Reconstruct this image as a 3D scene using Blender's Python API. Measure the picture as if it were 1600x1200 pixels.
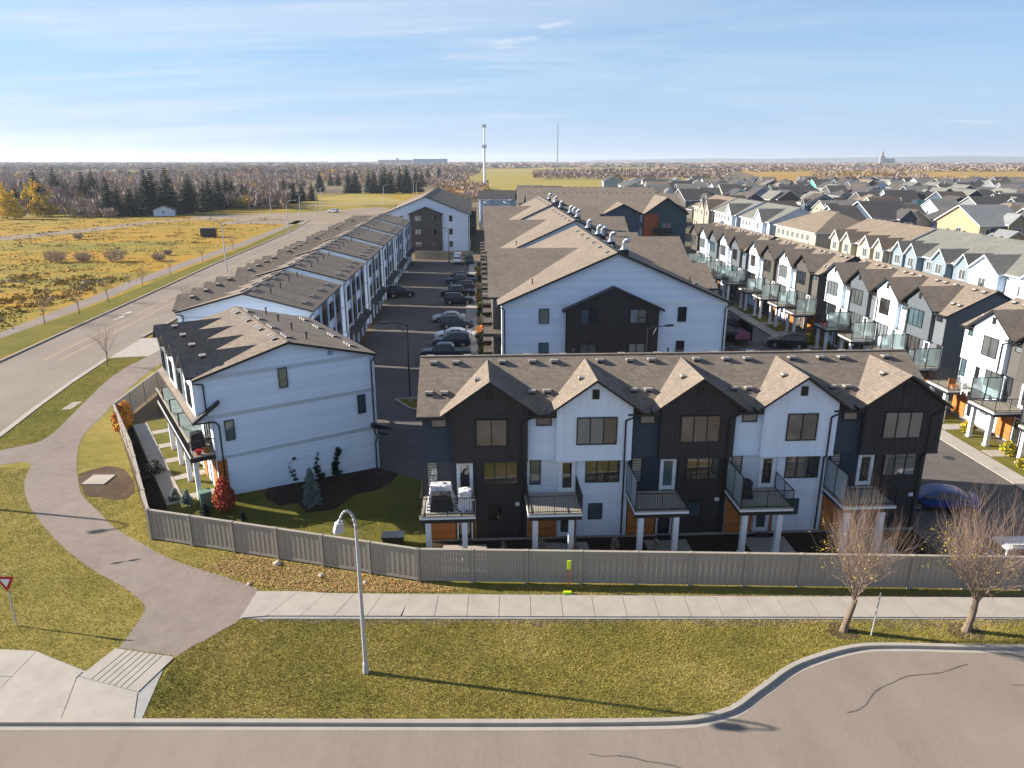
import bpy, math, random
import numpy as np
from mathutils import Vector, Matrix
random.seed(7); RNG = np.random.default_rng(7)
R = math.radians
for o in list(bpy.data.objects): bpy.data.objects.remove(o)
SC = bpy.context.scene
COL = SC.collection

# ------------------------------------------------------------------ camera, sky, sun, exposure
cam_d = bpy.data.cameras.new('camera'); cam = bpy.data.objects.new('camera', cam_d); COL.objects.link(cam)
cam.location = (0, 0, 22); cam.rotation_euler = (R(90 - 17.165), 0, 0)
cam_d.sensor_width = 36; cam_d.lens = 36 * 1130 / 1600; cam_d.clip_start = 0.5; cam_d.clip_end = 60000
SC.camera = cam
SUN_EL, SUN_AZ = 24.5, 169.5          # elevation; direction towards the sun, degrees anticlockwise from +X
w = bpy.data.worlds.new('World'); SC.world = w; w.use_nodes = True
nt = w.node_tree; nt.nodes.clear(); N = nt.nodes; LK = nt.links
sky = N.new('ShaderNodeTexSky'); sky.sky_type = 'NISHITA'; sky.sun_disc = False
sky.sun_elevation = R(SUN_EL); sky.sun_rotation = R(90 - SUN_AZ); sky.altitude = 600; sky.air_density = 1.0; sky.dust_density = 0.0; sky.ozone_density = 5.0
tc = N.new('ShaderNodeTexCoord'); sep = N.new('ShaderNodeSeparateXYZ'); LK.new(tc.outputs['Generated'], sep.inputs[0])
mx = N.new('ShaderNodeMath'); mx.operation = 'MAXIMUM'; mx.inputs[1].default_value = 0.02; LK.new(sep.outputs['Z'], mx.inputs[0])
ad = N.new('ShaderNodeMath'); ad.operation = 'ADD'; ad.inputs[1].default_value = 0.10; LK.new(mx.outputs[0], ad.inputs[0])
dv = N.new('ShaderNodeVectorMath'); dv.operation = 'DIVIDE'
cmb = N.new('ShaderNodeCombineXYZ')
for k in range(3): LK.new(ad.outputs[0], cmb.inputs[k])
LK.new(tc.outputs['Generated'], dv.inputs[0]); LK.new(cmb.outputs[0], dv.inputs[1])
def sky_noise(scale, loc, rot, detail, rough, lo, hi, dist=0.0):
    mp = N.new('ShaderNodeMapping'); mp.inputs['Scale'].default_value = scale; mp.inputs['Location'].default_value = loc; mp.inputs['Rotation'].default_value = (0, 0, rot)
    LK.new(dv.outputs[0], mp.inputs['Vector'])
    n = N.new('ShaderNodeTexNoise'); n.inputs['Scale'].default_value = 1.0; n.inputs['Detail'].default_value = detail; n.inputs['Roughness'].default_value = rough; n.inputs['Distortion'].default_value = dist
    LK.new(mp.outputs[0], n.inputs['Vector'])
    mr = N.new('ShaderNodeMapRange'); mr.interpolation_type = 'SMOOTHSTEP'; mr.inputs['From Min'].default_value = lo; mr.inputs['From Max'].default_value = hi
    LK.new(n.outputs['Fac'], mr.inputs['Value']); return mr.outputs[0]
def mathn(op, a, b):
    m = N.new('ShaderNodeMath'); m.operation = op
    for i, q in enumerate((a, b)):
        if isinstance(q, (int, float)): m.inputs[i].default_value = q
        else: LK.new(q, m.inputs[i])
    return m.outputs[0]
veil = sky_noise((0.26, 1.0, 1), (3.1, 1.7, 0), 0.25, 8, 0.62, 0.38, 0.66, 0.8)
streak = sky_noise((0.8, 3.6, 1), (7.3, 4.2, 0), 0.2, 9, 0.66, 0.46, 0.72, 1.2)
puff = sky_noise((1.3, 1.7, 1), (5.3, 0.4, 0), 0.0, 9, 0.55, 0.655, 0.72, 0.3)
left = N.new('ShaderNodeMapRange'); left.inputs['From Min'].default_value = 0.55; left.inputs['From Max'].default_value = -0.5; left.inputs['To Min'].default_value = 0.22; left.inputs['To Max'].default_value = 0.9
LK.new(sep.outputs['X'], left.inputs['Value'])
cl = mathn('MULTIPLY', mathn('ADD', mathn('MULTIPLY', veil, 0.7), mathn('MULTIPLY', streak, 0.42)), left.outputs[0])
hz = N.new('ShaderNodeMapRange'); hz.interpolation_type = 'SMOOTHSTEP'; hz.inputs['From Min'].default_value = 0.30; hz.inputs['From Max'].default_value = -0.02; LK.new(sep.outputs['Z'], hz.inputs['Value'])
mix0 = N.new('ShaderNodeMix'); mix0.data_type = 'RGBA'; mix0.inputs['B'].default_value = (2.5, 3.8, 5.6, 1)
LK.new(mathn('MULTIPLY', hz.outputs[0], 0.92), mix0.inputs['Factor']); LK.new(sky.outputs[0], mix0.inputs['A'])
cl = mathn('MINIMUM', mathn('ADD', cl, mathn('MULTIPLY', puff, 0.45)), 0.9)
mix = N.new('ShaderNodeMix'); mix.data_type = 'RGBA'
mix.inputs['B'].default_value = (4.6, 5.2, 6.0, 1)
LK.new(cl, mix.inputs['Factor']); LK.new(mix0.outputs['Result'], mix.inputs['A'])
bg = N.new('ShaderNodeBackground'); bg.inputs['Strength'].default_value = 0.064; LK.new(mix.outputs['Result'], bg.inputs['Color'])
wo = N.new('ShaderNodeOutputWorld'); LK.new(bg.outputs[0], wo.inputs[0])
sl = bpy.data.lights.new('sun', 'SUN'); sun = bpy.data.objects.new('sun', sl); COL.objects.link(sun)
sl.energy = 5.0; sl.angle = R(0.6); sl.color = (1.0, 0.92, 0.80)
sdir = Vector((math.cos(R(SUN_EL)) * math.cos(R(SUN_AZ)), math.cos(R(SUN_EL)) * math.sin(R(SUN_AZ)), math.sin(R(SUN_EL))))
sun.rotation_euler = sdir.to_track_quat('Z', 'Y').to_euler(); sun.location = (-60, 20, 80)
SC.view_settings.view_transform = 'Standard'; SC.view_settings.look = 'None'; SC.view_settings.gamma = 1; SC.view_settings.use_curve_mapping = False
SC.view_settings.exposure = 1.3
SC.render.engine = 'CYCLES'
SC.cycles.use_denoising = True
SC.cycles.max_bounces = 6; SC.cycles.diffuse_bounces = 3; SC.cycles.glossy_bounces = 3; SC.cycles.transmission_bounces = 4; SC.cycles.transparent_max_bounces = 8

HAZE_D = 0.00009
# ------------------------------------------------------------------ materials
MATS = {}
def _nodes(name):
    m = bpy.data.materials.new(name); m.use_nodes = True
    t = m.node_tree; b = t.nodes['Principled BSDF']; MATS[name] = m
    return m, t, b
def ramp(t, fac, stops):
    r = t.nodes.new('ShaderNodeValToRGB'); e = r.color_ramp.elements
    while len(e) < len(stops): e.new(0.5)
    for i, (p, c) in enumerate(stops): e[i].position = p; e[i].color = (*c, 1)
    t.links.new(fac, r.inputs[0]); return r.outputs[0]
def mul(c, k): return tuple(min(1, x * k) for x in c)
def noise(t, scale, detail=5, rough=0.6, coord='Object', stretch=None, dist=0):
    tcn = t.nodes.new('ShaderNodeTexCoord')
    if coord == 'World':
        g = t.nodes.new('ShaderNodeNewGeometry'); out = g.outputs['Position']
    else: out = tcn.outputs[coord]
    if stretch:
        mp = t.nodes.new('ShaderNodeMapping'); mp.inputs['Scale'].default_value = stretch; t.links.new(out, mp.inputs[0]); out = mp.outputs[0]
    n = t.nodes.new('ShaderNodeTexNoise'); n.inputs['Scale'].default_value = scale; n.inputs['Detail'].default_value = detail; n.inputs['Roughness'].default_value = rough; n.inputs['Distortion'].default_value = dist
    t.links.new(out, n.inputs['Vector']); return n.outputs['Fac']
def mixc(t, f, a, b, mode='MIX'):
    m = t.nodes.new('ShaderNodeMix'); m.data_type = 'RGBA'; m.blend_type = mode
    for k, q in (('Factor', f), ('A', a), ('B', b)):
        if isinstance(q, (int, float)): m.inputs[k].default_value = q
        elif isinstance(q, tuple): m.inputs[k].default_value = (*q, 1) if len(q) == 3 else q
        else: t.links.new(q, m.inputs[k])
    return m.outputs['Result']
def bump(t, b, h, dist, strength=1.0):
    n = t.nodes.new('ShaderNodeBump'); n.inputs['Distance'].default_value = dist; n.inputs['Strength'].default_value = strength
    t.links.new(h, n.inputs['Height']); t.links.new(n.outputs[0], b.inputs['Normal'])
def plain(name, col, rough=0.7, var=0.12, scale=2.0, metal=0.0, spec=0.4, coord='Object', coat=0):
    m, t, b = _nodes(name)
    b.inputs['Roughness'].default_value = rough; b.inputs['Metallic'].default_value = metal; b.inputs['Specular IOR Level'].default_value = spec
    if coat: b.inputs['Coat Weight'].default_value = coat; b.inputs['Coat Roughness'].default_value = 0.05
    f = noise(t, scale, 6, 0.65, coord)
    c = ramp(t, f, [(0.3, mul(col, 1 - var)), (0.7, mul(col, 1 + var))]); t.links.new(c, b.inputs['Base Color'])
    return m
def uvsep(t):
    tcn = t.nodes.new('ShaderNodeTexCoord'); s = t.nodes.new('ShaderNodeSeparateXYZ'); t.links.new(tcn.outputs['UV'], s.inputs[0]); return tcn, s
def tmath(t, op, a, b=0.0):
    m = t.nodes.new('ShaderNodeMath'); m.operation = op
    for i, q in enumerate((a, b)):
        if isinstance(q, (int, float)): m.inputs[i].default_value = q
        else: t.links.new(q, m.inputs[i])
    return m.outputs[0]
def siding(name, col, period=0.19, axis='Y', depth=0.02, var=0.06, rough=0.6):
    m, t, b = _nodes(name); b.inputs['Roughness'].default_value = rough; b.inputs['Specular IOR Level'].default_value = 0.25
    tcn, s = uvsep(t)
    fr = tmath(t, 'FRACT', tmath(t, 'DIVIDE', s.outputs[axis], period))
    if axis == 'Y': h = tmath(t, 'MULTIPLY', fr, -1.0)
    else: h = tmath(t, 'LESS_THAN', fr, 0.16)
    bump(t, b, h, depth, 1.0)
    idn = tmath(t, 'FLOOR', tmath(t, 'DIVIDE', s.outputs[axis], period))
    wn = t.nodes.new('ShaderNodeTexWhiteNoise'); wn.noise_dimensions = '1D'; t.links.new(idn, wn.inputs['W'])
    big = noise(t, 0.6, 5, 0.6)
    f = tmath(t, 'ADD', tmath(t, 'MULTIPLY', wn.outputs['Value'], 0.4), tmath(t, 'MULTIPLY', big, 0.6))
    t.links.new(ramp(t, f, [(0.25, mul(col, 1 - var)), (0.75, mul(col, 1 + var))]), b.inputs['Base Color'])
    return m
def shingle(name, col, col2):
    col, col2 = mul(col, 0.88), mul(col2, 0.88)
    m, t, b = _nodes(name); b.inputs['Roughness'].default_value = 0.92; b.inputs['Specular IOR Level'].default_value = 0.15
    tcn = t.nodes.new('ShaderNodeTexCoord')
    br = t.nodes.new('ShaderNodeTexBrick'); br.offset = 0.37; br.inputs['Scale'].default_value = 1.0
    br.inputs['Brick Width'].default_value = 0.30; br.inputs['Row Height'].default_value = 0.20; br.inputs['Mortar Size'].default_value = 0.016; br.inputs['Mortar Smooth'].default_value = 0.3; br.inputs['Bias'].default_value = 0.0
    br.inputs['Color1'].default_value = (*mul(col, 1.25), 1); br.inputs['Color2'].default_value = (*mul(col2, 0.78), 1); br.inputs['Mortar'].default_value = (*mul(col, 0.42), 1)
    t.links.new(tcn.outputs['UV'], br.inputs['Vector'])
    f = noise(t, 0.35, 6, 0.7, 'Object'); f2 = noise(t, 14, 3, 0.8, 'Object')
    c = mixc(t, 0.55, br.outputs['Color'], ramp(t, f2, [(0.3, mul(col, 0.7)), (0.7, mul(col2, 1.3))]))
    c = mixc(t, 1.0, c, ramp(t, f, [(0.25, (0.80, 0.80, 0.82)), (0.75, (1.12, 1.10, 1.06))]), 'MULTIPLY')
    t.links.new(c, b.inputs['Base Color'])
    bump(t, b, br.outputs['Fac'], 0.012, -0.8)
    return m
def glass(name, col, rough=0.06, var=0.35, scale=0.35, slats=0):
    m, t, b = _nodes(name); b.inputs['Roughness'].default_value = rough; b.inputs['Specular IOR Level'].default_value = 0.6
    f = noise(t, scale, 3, 0.5, 'World')
    c = ramp(t, f, [(0.35, mul(col, 1 - var)), (0.65, mul(col, 1 + var))])
    if slats:
        tcn, s = uvsep(t); fr = tmath(t, 'FRACT', tmath(t, 'DIVIDE', s.outputs['Y'], slats))
        c = mixc(t, tmath(t, 'LESS_THAN', fr, 0.35), c, mul(col, 0.3))
    t.links.new(c, b.inputs['Base Color']); b.inputs['Coat Weight'].default_value = 0.8; b.inputs['Coat IOR'].default_value = 2.0; b.inputs['Coat Roughness'].default_value = 0.03
    return m
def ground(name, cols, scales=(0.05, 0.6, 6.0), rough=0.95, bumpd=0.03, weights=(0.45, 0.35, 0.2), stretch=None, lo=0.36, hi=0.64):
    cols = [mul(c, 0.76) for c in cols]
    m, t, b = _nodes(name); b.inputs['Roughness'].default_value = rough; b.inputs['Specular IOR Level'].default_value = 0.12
    fs = [noise(t, s, 6, 0.65, 'World', stretch) for s in scales]
    f = None
    for q, wgt in zip(fs, weights):
        x = tmath(t, 'MULTIPLY', q, wgt); f = x if f is None else tmath(t, 'ADD', f, x)
    k = len(cols); st = [(lo + (hi - lo) * i / (k - 1), c) for i, c in enumerate(cols)]
    t.links.new(ramp(t, f, st), b.inputs['Base Color'])
    if bumpd: bump(t, b, fs[-1], bumpd, 1.0)
    return m

white = siding('white_lap', (0.69, 0.77, 0.87), 0.19, 'Y', 0.07)
white_bb = siding('white_board', (0.69, 0.77, 0.87), 0.4, 'X', 0.0, 0.04)
char_lap = siding('charcoal_lap', (0.046, 0.058, 0.078), 0.19, 'Y', 0.06)
dark_bb = siding('dark_board', (0.044, 0.040, 0.041), 0.4, 'X', 0.0, 0.08)
grey_bb = siding('slate_grey_board', (0.105, 0.122, 0.14), 0.4, 'X', 0.0, 0.05)
grey_lap = siding('slate_grey_lap', (0.14, 0.155, 0.172), 0.19)
taupe_bb = siding('taupe_board', (0.085, 0.078, 0.072), 0.4, 'X', 0.0, 0.05)
taupe_lap = siding('taupe_lap', (0.10, 0.092, 0.087), 0.19)
cream_lap = siding('cream_lap', (0.43, 0.395, 0.31), 0.17)
blue_lap = siding('pale_blue_lap', (0.21, 0.265, 0.31), 0.17)
brown_lap = siding('brown_lap', (0.10, 0.085, 0.078), 0.19)
navy_lap = siding('navy_lap', (0.06, 0.085, 0.12), 0.19)
teal_lap = siding('teal_grey_lap', (0.055, 0.085, 0.10), 0.19)
beige_lap = siding('beige_lap', (0.37, 0.32, 0.255), 0.19)
midgrey_lap = siding('mid_grey_lap', (0.2, 0.21, 0.22), 0.19)
rust_panel = siding('rust_panel', (0.30, 0.085, 0.035), 0.3, 'X', 0.006, 0.1)
osb = plain('yellow_sheathing', (0.38, 0.29, 0.18), 0.8, 0.1, 1.5)
green_wrap = plain('green_sheathing', (0.12, 0.52, 0.38), 0.7, 0.1, 1.0)
teal_wrap = plain('teal_sheathing', (0.03, 0.22, 0.26), 0.7, 0.1, 1.0)
shing = shingle('brown_shingle', (0.270, 0.218, 0.172), (0.218, 0.182, 0.150))
shing_l = shingle('tan_shingle', (0.25, 0.20, 0.15), (0.22, 0.18, 0.145))
shing_g = shingle('grey_green_shingle', (0.21, 0.21, 0.185), (0.185, 0.185, 0.17))
shing_d = shingle('charcoal_shingle', (0.10, 0.092, 0.092), (0.08, 0.077, 0.079))
shing_b = shingle('dark_brown_shingle', (0.12, 0.098, 0.085), (0.10, 0.088, 0.08))
shing_s = shingle('silver_grey_shingle', (0.27, 0.28, 0.285), (0.24, 0.25, 0.255))
black = plain('black_trim', (0.018, 0.018, 0.02), 0.45, 0.15)
wtrim = plain('white_trim', (0.72, 0.74, 0.77), 0.5, 0.05)
band = plain('trim_band_paint', (0.47, 0.53, 0.60), 0.55, 0.05)
wood = siding('orange_wood_cladding', (0.42, 0.155, 0.04), 0.14, 'Y', 0.006, 0.22)
deckm = plain('deck_vinyl', (0.34, 0.30, 0.24), 0.7, 0.12, 3)
deck_d = plain('dark_deck', (0.13, 0.105, 0.085), 0.75, 0.2, 3)
concrete = plain('concrete', (0.35, 0.31, 0.265), 0.85, 0.12, 0.9, coord='Object')
conc_d = plain('foundation_concrete', (0.30, 0.29, 0.28), 0.9, 0.12, 2)
metal = plain('galvanised_metal', (0.55, 0.56, 0.58), 0.38, 0.12, 4, metal=0.85)
silver = plain('silver_duct', (0.50, 0.51, 0.54), 0.38, 0.1, 4, metal=0.9)
lampm = plain('lamp_post_grey', (0.46, 0.46, 0.47), 0.5, 0.1, 1.5, metal=0.25)
ventm = plain('vent_tan', (0.30, 0.275, 0.25), 0.6, 0.1, 5)
glass_d = glass('glass_dark', (0.022, 0.024, 0.028))
glass_c = glass('glass_curtain', (0.10, 0.11, 0.11), 0.12, 0.25, 0.8)
glass_b = glass('glass_blind', (0.22, 0.25, 0.26), 0.15, 0.12, 0.5, slats=0.17)
glass_t = glass('glass_tan_reflection', (0.045, 0.043, 0.038), 0.06, 0.5, 1.1)
glass_a = glass('glass_blue', (0.07, 0.115, 0.135), 0.07, 0.3, 0.5)
GL = [glass_d, glass_c, glass_b, glass_t, glass_a]
frost = bpy.data.materials.new('frosted_glass'); frost.use_nodes = True; ft = frost.node_tree; ft.nodes.clear()
f_o = ft.nodes.new('ShaderNodeOutputMaterial'); f_d = ft.nodes.new('ShaderNodeBsdfDiffuse'); f_t = ft.nodes.new('ShaderNodeBsdfTranslucent'); f_r = ft.nodes.new('ShaderNodeBsdfRefraction'); f_g = ft.nodes.new('ShaderNodeBsdfGlossy')
for n_ in (f_d, f_t): n_.inputs['Color'].default_value = (0.84, 0.87, 0.85, 1)
f_r.inputs['Color'].default_value = (0.68, 0.78, 0.78, 1); f_r.inputs['Roughness'].default_value = 0.15; f_r.inputs['IOR'].default_value = 1.05; f_g.inputs['Roughness'].default_value = 0.1
m1, m2, m3 = (ft.nodes.new('ShaderNodeMixShader') for _ in range(3)); m1.inputs[0].default_value = 0.55; m2.inputs[0].default_value = 0.66; m3.inputs[0].default_value = 0.08
ft.links.new(f_d.outputs[0], m1.inputs[1]); ft.links.new(f_t.outputs[0], m1.inputs[2]); ft.links.new(m1.outputs[0], m2.inputs[1]); ft.links.new(f_r.outputs[0], m2.inputs[2]); ft.links.new(m2.outputs[0], m3.inputs[1]); ft.links.new(f_g.outputs[0], m3.inputs[2]); ft.links.new(m3.outputs[0], f_o.inputs[0])
fence_m = siding('grey_fence_paint', (0.32, 0.282, 0.235), 3.0, 'X', 0.0, 0.14, 0.8)
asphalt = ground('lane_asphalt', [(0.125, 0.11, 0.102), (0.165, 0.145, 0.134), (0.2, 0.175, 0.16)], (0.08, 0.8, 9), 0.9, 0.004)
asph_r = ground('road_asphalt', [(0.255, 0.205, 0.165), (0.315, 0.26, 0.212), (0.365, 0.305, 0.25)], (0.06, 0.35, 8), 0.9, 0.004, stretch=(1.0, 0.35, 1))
asph_t = ground('trail_asphalt', [(0.25, 0.20, 0.17), (0.305, 0.25, 0.214), (0.355, 0.295, 0.255)], (0.15, 1.2, 14), 0.92, 0.006)
lawn = ground('lawn', [(0.16, 0.155, 0.03), (0.26, 0.22, 0.045), (0.35, 0.275, 0.07), (0.43, 0.33, 0.11)], (0.16, 1.1, 11), 0.95, 0.05)
lawn_g = ground('greener_lawn', [(0.10, 0.115, 0.013), (0.18, 0.16, 0.018), (0.28, 0.2, 0.035)], (0.2, 1.2, 10), 0.95, 0.04)
lawn_y = ground('yard_lawn', [(0.10, 0.11, 0.018), (0.17, 0.155, 0.028), (0.24, 0.19, 0.045)], (0.25, 1.4, 10), 0.95, 0.04)
mulch = ground('bark_mulch', [(0.03, 0.02, 0.014), (0.06, 0.04, 0.028), (0.10, 0.07, 0.05)], (0.4, 3, 22), 0.95, 0.05)
dirt = ground('bare_soil', [(0.07, 0.045, 0.03), (0.12, 0.08, 0.05), (0.2, 0.14, 0.09)], (0.3, 1.5, 9), 0.95, 0.05)
meadow = ground('autumn_meadow', [(0.16, 0.09, 0.04), (0.23, 0.20, 0.035), (0.36, 0.26, 0.04), (0.50, 0.27, 0.03), (0.22, 0.215, 0.03), (0.17, 0.195, 0.03)], (0.012, 0.07, 0.6), 0.95, 0.25, (0.5, 0.35, 0.15), (0.55, 1.9, 1), 0.36, 0.66)
dirt_road = ground('gravel_track', [(0.26, 0.2, 0.14), (0.34, 0.27, 0.2), (0.40, 0.33, 0.25)], (0.05, 0.4, 4), 0.95, 0.05)
country = ground('countryside', [(0.15, 0.11, 0.08), (0.2, 0.15, 0.1), (0.25, 0.19, 0.1), (0.19, 0.17, 0.07)], (0.002, 0.012, 0.12), 0.95, 0)
hay = ground('hay_field', [(0.34, 0.20, 0.045), (0.44, 0.27, 0.06), (0.50, 0.33, 0.09)], (0.004, 0.03, 0.4), 0.95, 0, (0.4, 0.4, 0.2), (0.3, 1, 1))
pasture = ground('pasture', [(0.27, 0.22, 0.045), (0.38, 0.30, 0.07), (0.46, 0.35, 0.11)], (0.004, 0.03, 0.4), 0.95, 0, (0.4, 0.4, 0.2), (0.3, 1, 1))
suburb = ground('suburb_ground', [(0.11, 0.10, 0.05), (0.16, 0.14, 0.10), (0.22, 0.2, 0.17)], (0.02, 0.15, 1), 0.95, 0)
hillm = ground('far_woods', [(0.05, 0.055, 0.04), (0.08, 0.075, 0.05)], (0.0008, 0.004, 0.02), 0.95, 0)
bark = plain('bark', (0.17, 0.125, 0.09), 0.9, 0.25, 6)
twig = plain('twig', (0.215, 0.15, 0.115), 0.9, 0.25, 3)
bark_g = plain('grey_bark', (0.20, 0.175, 0.155), 0.9, 0.2, 3)
needle = plain('spruce_needles', (0.030, 0.048, 0.030), 0.85, 0.45, 0.9, spec=0.2)
needle_b = plain('blue_spruce_needles', (0.13, 0.17, 0.14), 0.85, 0.3, 2, spec=0.2)
needle_d = plain('dark_needles', (0.022, 0.034, 0.026), 0.85, 0.3, 2, spec=0.2)
leaf_y = plain('yellow_leaves', (0.85, 0.56, 0.025), 0.7, 0.3, 0.8)
leaf_o = plain('orange_leaves', (0.66, 0.20, 0.02), 0.7, 0.3, 4)
leaf_r = plain('red_leaves', (0.42, 0.055, 0.03), 0.7, 0.35, 4)
leaf_g = plain('green_leaves', (0.09, 0.12, 0.02), 0.75, 0.35, 3)
leaf_yg = plain('yellow_green_leaves', (0.30, 0.27, 0.03), 0.75, 0.3, 3)
leaf_w = plain('pale_seed_heads', (0.34, 0.29, 0.25), 0.8, 0.35, 5)
leaf_f = plain('fallen_leaves', (0.46, 0.29, 0.12), 0.85, 0.45, 6)
leaf_f2 = plain('dry_brown_leaves', (0.34, 0.20, 0.09), 0.85, 0.4, 6)
leaf_d = plain('deep_purple_leaves', (0.07, 0.04, 0.04), 0.8, 0.4, 4)
brush = [plain('brush_grey_brown', (0.33, 0.265, 0.23), 0.95, 0.3, 0.05), plain('brush_purple_brown', (0.27, 0.20, 0.18), 0.95, 0.3, 0.05), plain('brush_tan', (0.27, 0.195, 0.12), 0.95, 0.3, 0.05), plain('brush_orange', (0.32, 0.18, 0.05), 0.95, 0.3, 0.05), plain('brush_olive', (0.18, 0.16, 0.055), 0.95, 0.3, 0.05), plain('brush_gold', (0.55, 0.33, 0.04), 0.95, 0.3, 0.05)]
rubber = plain('tyre_rubber', (0.015, 0.015, 0.016), 0.85, 0.1)
rimm = plain('wheel_rim', (0.42, 0.42, 0.44), 0.35, 0.1, metal=0.8)
carglass = plain('car_glass', (0.012, 0.014, 0.017), 0.08, 0.1, spec=0.7)
redlamp = plain('tail_lamp_red', (0.40, 0.01, 0.012), 0.25, 0.1)
clearlamp = plain('head_lamp_clear', (0.65, 0.66, 0.68), 0.2, 0.05)
PAINT = {k: plain('paint_' + k, c, 0.38, 0.04, 1, metal=0.0, coat=0.25) for k, c in dict(navy=(0.012, 0.026, 0.055), black=(0.012, 0.012, 0.014), white=(0.68, 0.69, 0.70), slate=(0.022, 0.036, 0.058), silver=(0.36, 0.37, 0.39), blue=(0.014, 0.05, 0.21), charcoal=(0.022, 0.024, 0.03), green=(0.02, 0.05, 0.05)).items()}
hivis = plain('lime_marker', (0.62, 0.85, 0.02), 0.5, 0.05)
redp = plain('sign_red', (0.45, 0.015, 0.03), 0.45, 0.05)
signw = plain('sign_white', (0.78, 0.78, 0.78), 0.45, 0.03)
cover_w = plain('white_cover', (0.66, 0.64, 0.64), 0.8, 0.12, 4)
cover_k = plain('black_cover', (0.02, 0.02, 0.022), 0.75, 0.2, 5)
greenbox = plain('utility_green', (0.12, 0.22, 0.17), 0.6, 0.08)
rockm = plain('field_rock', (0.45, 0.38, 0.31), 0.9, 0.25, 3)
paintline = plain('road_paint_white', (0.72, 0.70, 0.66), 0.8, 0.1, 3)
paintyel = plain('road_paint_yellow', (0.45, 0.33, 0.14), 0.85, 0.25, 1.2)
bluesteel = plain('blue_steel', (0.16, 0.26, 0.40), 0.6, 0.15, 0.05)

worn = ground('worn_turf', [(0.16, 0.12, 0.07), (0.24, 0.18, 0.11), (0.32, 0.25, 0.16)], (0.5, 2, 12), 0.95, 0.03)
tar = plain('tar_seal', (0.10, 0.085, 0.075), 0.9, 0.2)
# ------------------------------------------------------------------ mesh builder
def mesh_from(name, V, F, mats, MI=None, smooth=False, uv=True):
    me = bpy.data.meshes.new(name); me.from_pydata([tuple(v) for v in V], [], F)
    for m in mats: me.materials.append(m)
    if MI is not None and len(mats) > 1: me.polygons.foreach_set('material_index', np.asarray(MI, dtype=np.int32))
    if smooth: me.polygons.foreach_set('use_smooth', np.ones(len(me.polygons), dtype=bool))
    if uv and len(me.polygons):
        n = len(me.polygons); no = np.empty(n * 3); me.polygons.foreach_get('normal', no); no = no.reshape(-1, 3)
        tot = np.empty(n, dtype=np.int32); me.polygons.foreach_get('loop_total', tot)
        vi = np.empty(len(me.loops), dtype=np.int32); me.loops.foreach_get('vertex_index', vi)
        co = np.empty(len(me.vertices) * 3); me.vertices.foreach_get('co', co); co = co.reshape(-1, 3)
        u = np.stack([-no[:, 1], no[:, 0], np.zeros(n)], 1); ln = np.linalg.norm(u, axis=1); flat = ln < 1e-3
        u[flat] = (1, 0, 0); ln[flat] = 1; u /= ln[:, None]; vv = np.cross(no, u); neg = vv[:, 2] < -1e-6; vv[neg] *= -1
        fi = np.repeat(np.arange(n), tot); P = co[vi]
        uvs = np.stack([(P * u[fi]).sum(1), (P * vv[fi]).sum(1)], 1).ravel()
        l = me.uv_layers.new(name='UVMap'); l.data.foreach_set('uv', uvs.astype(np.float32))
    me.update(); return me
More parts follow.
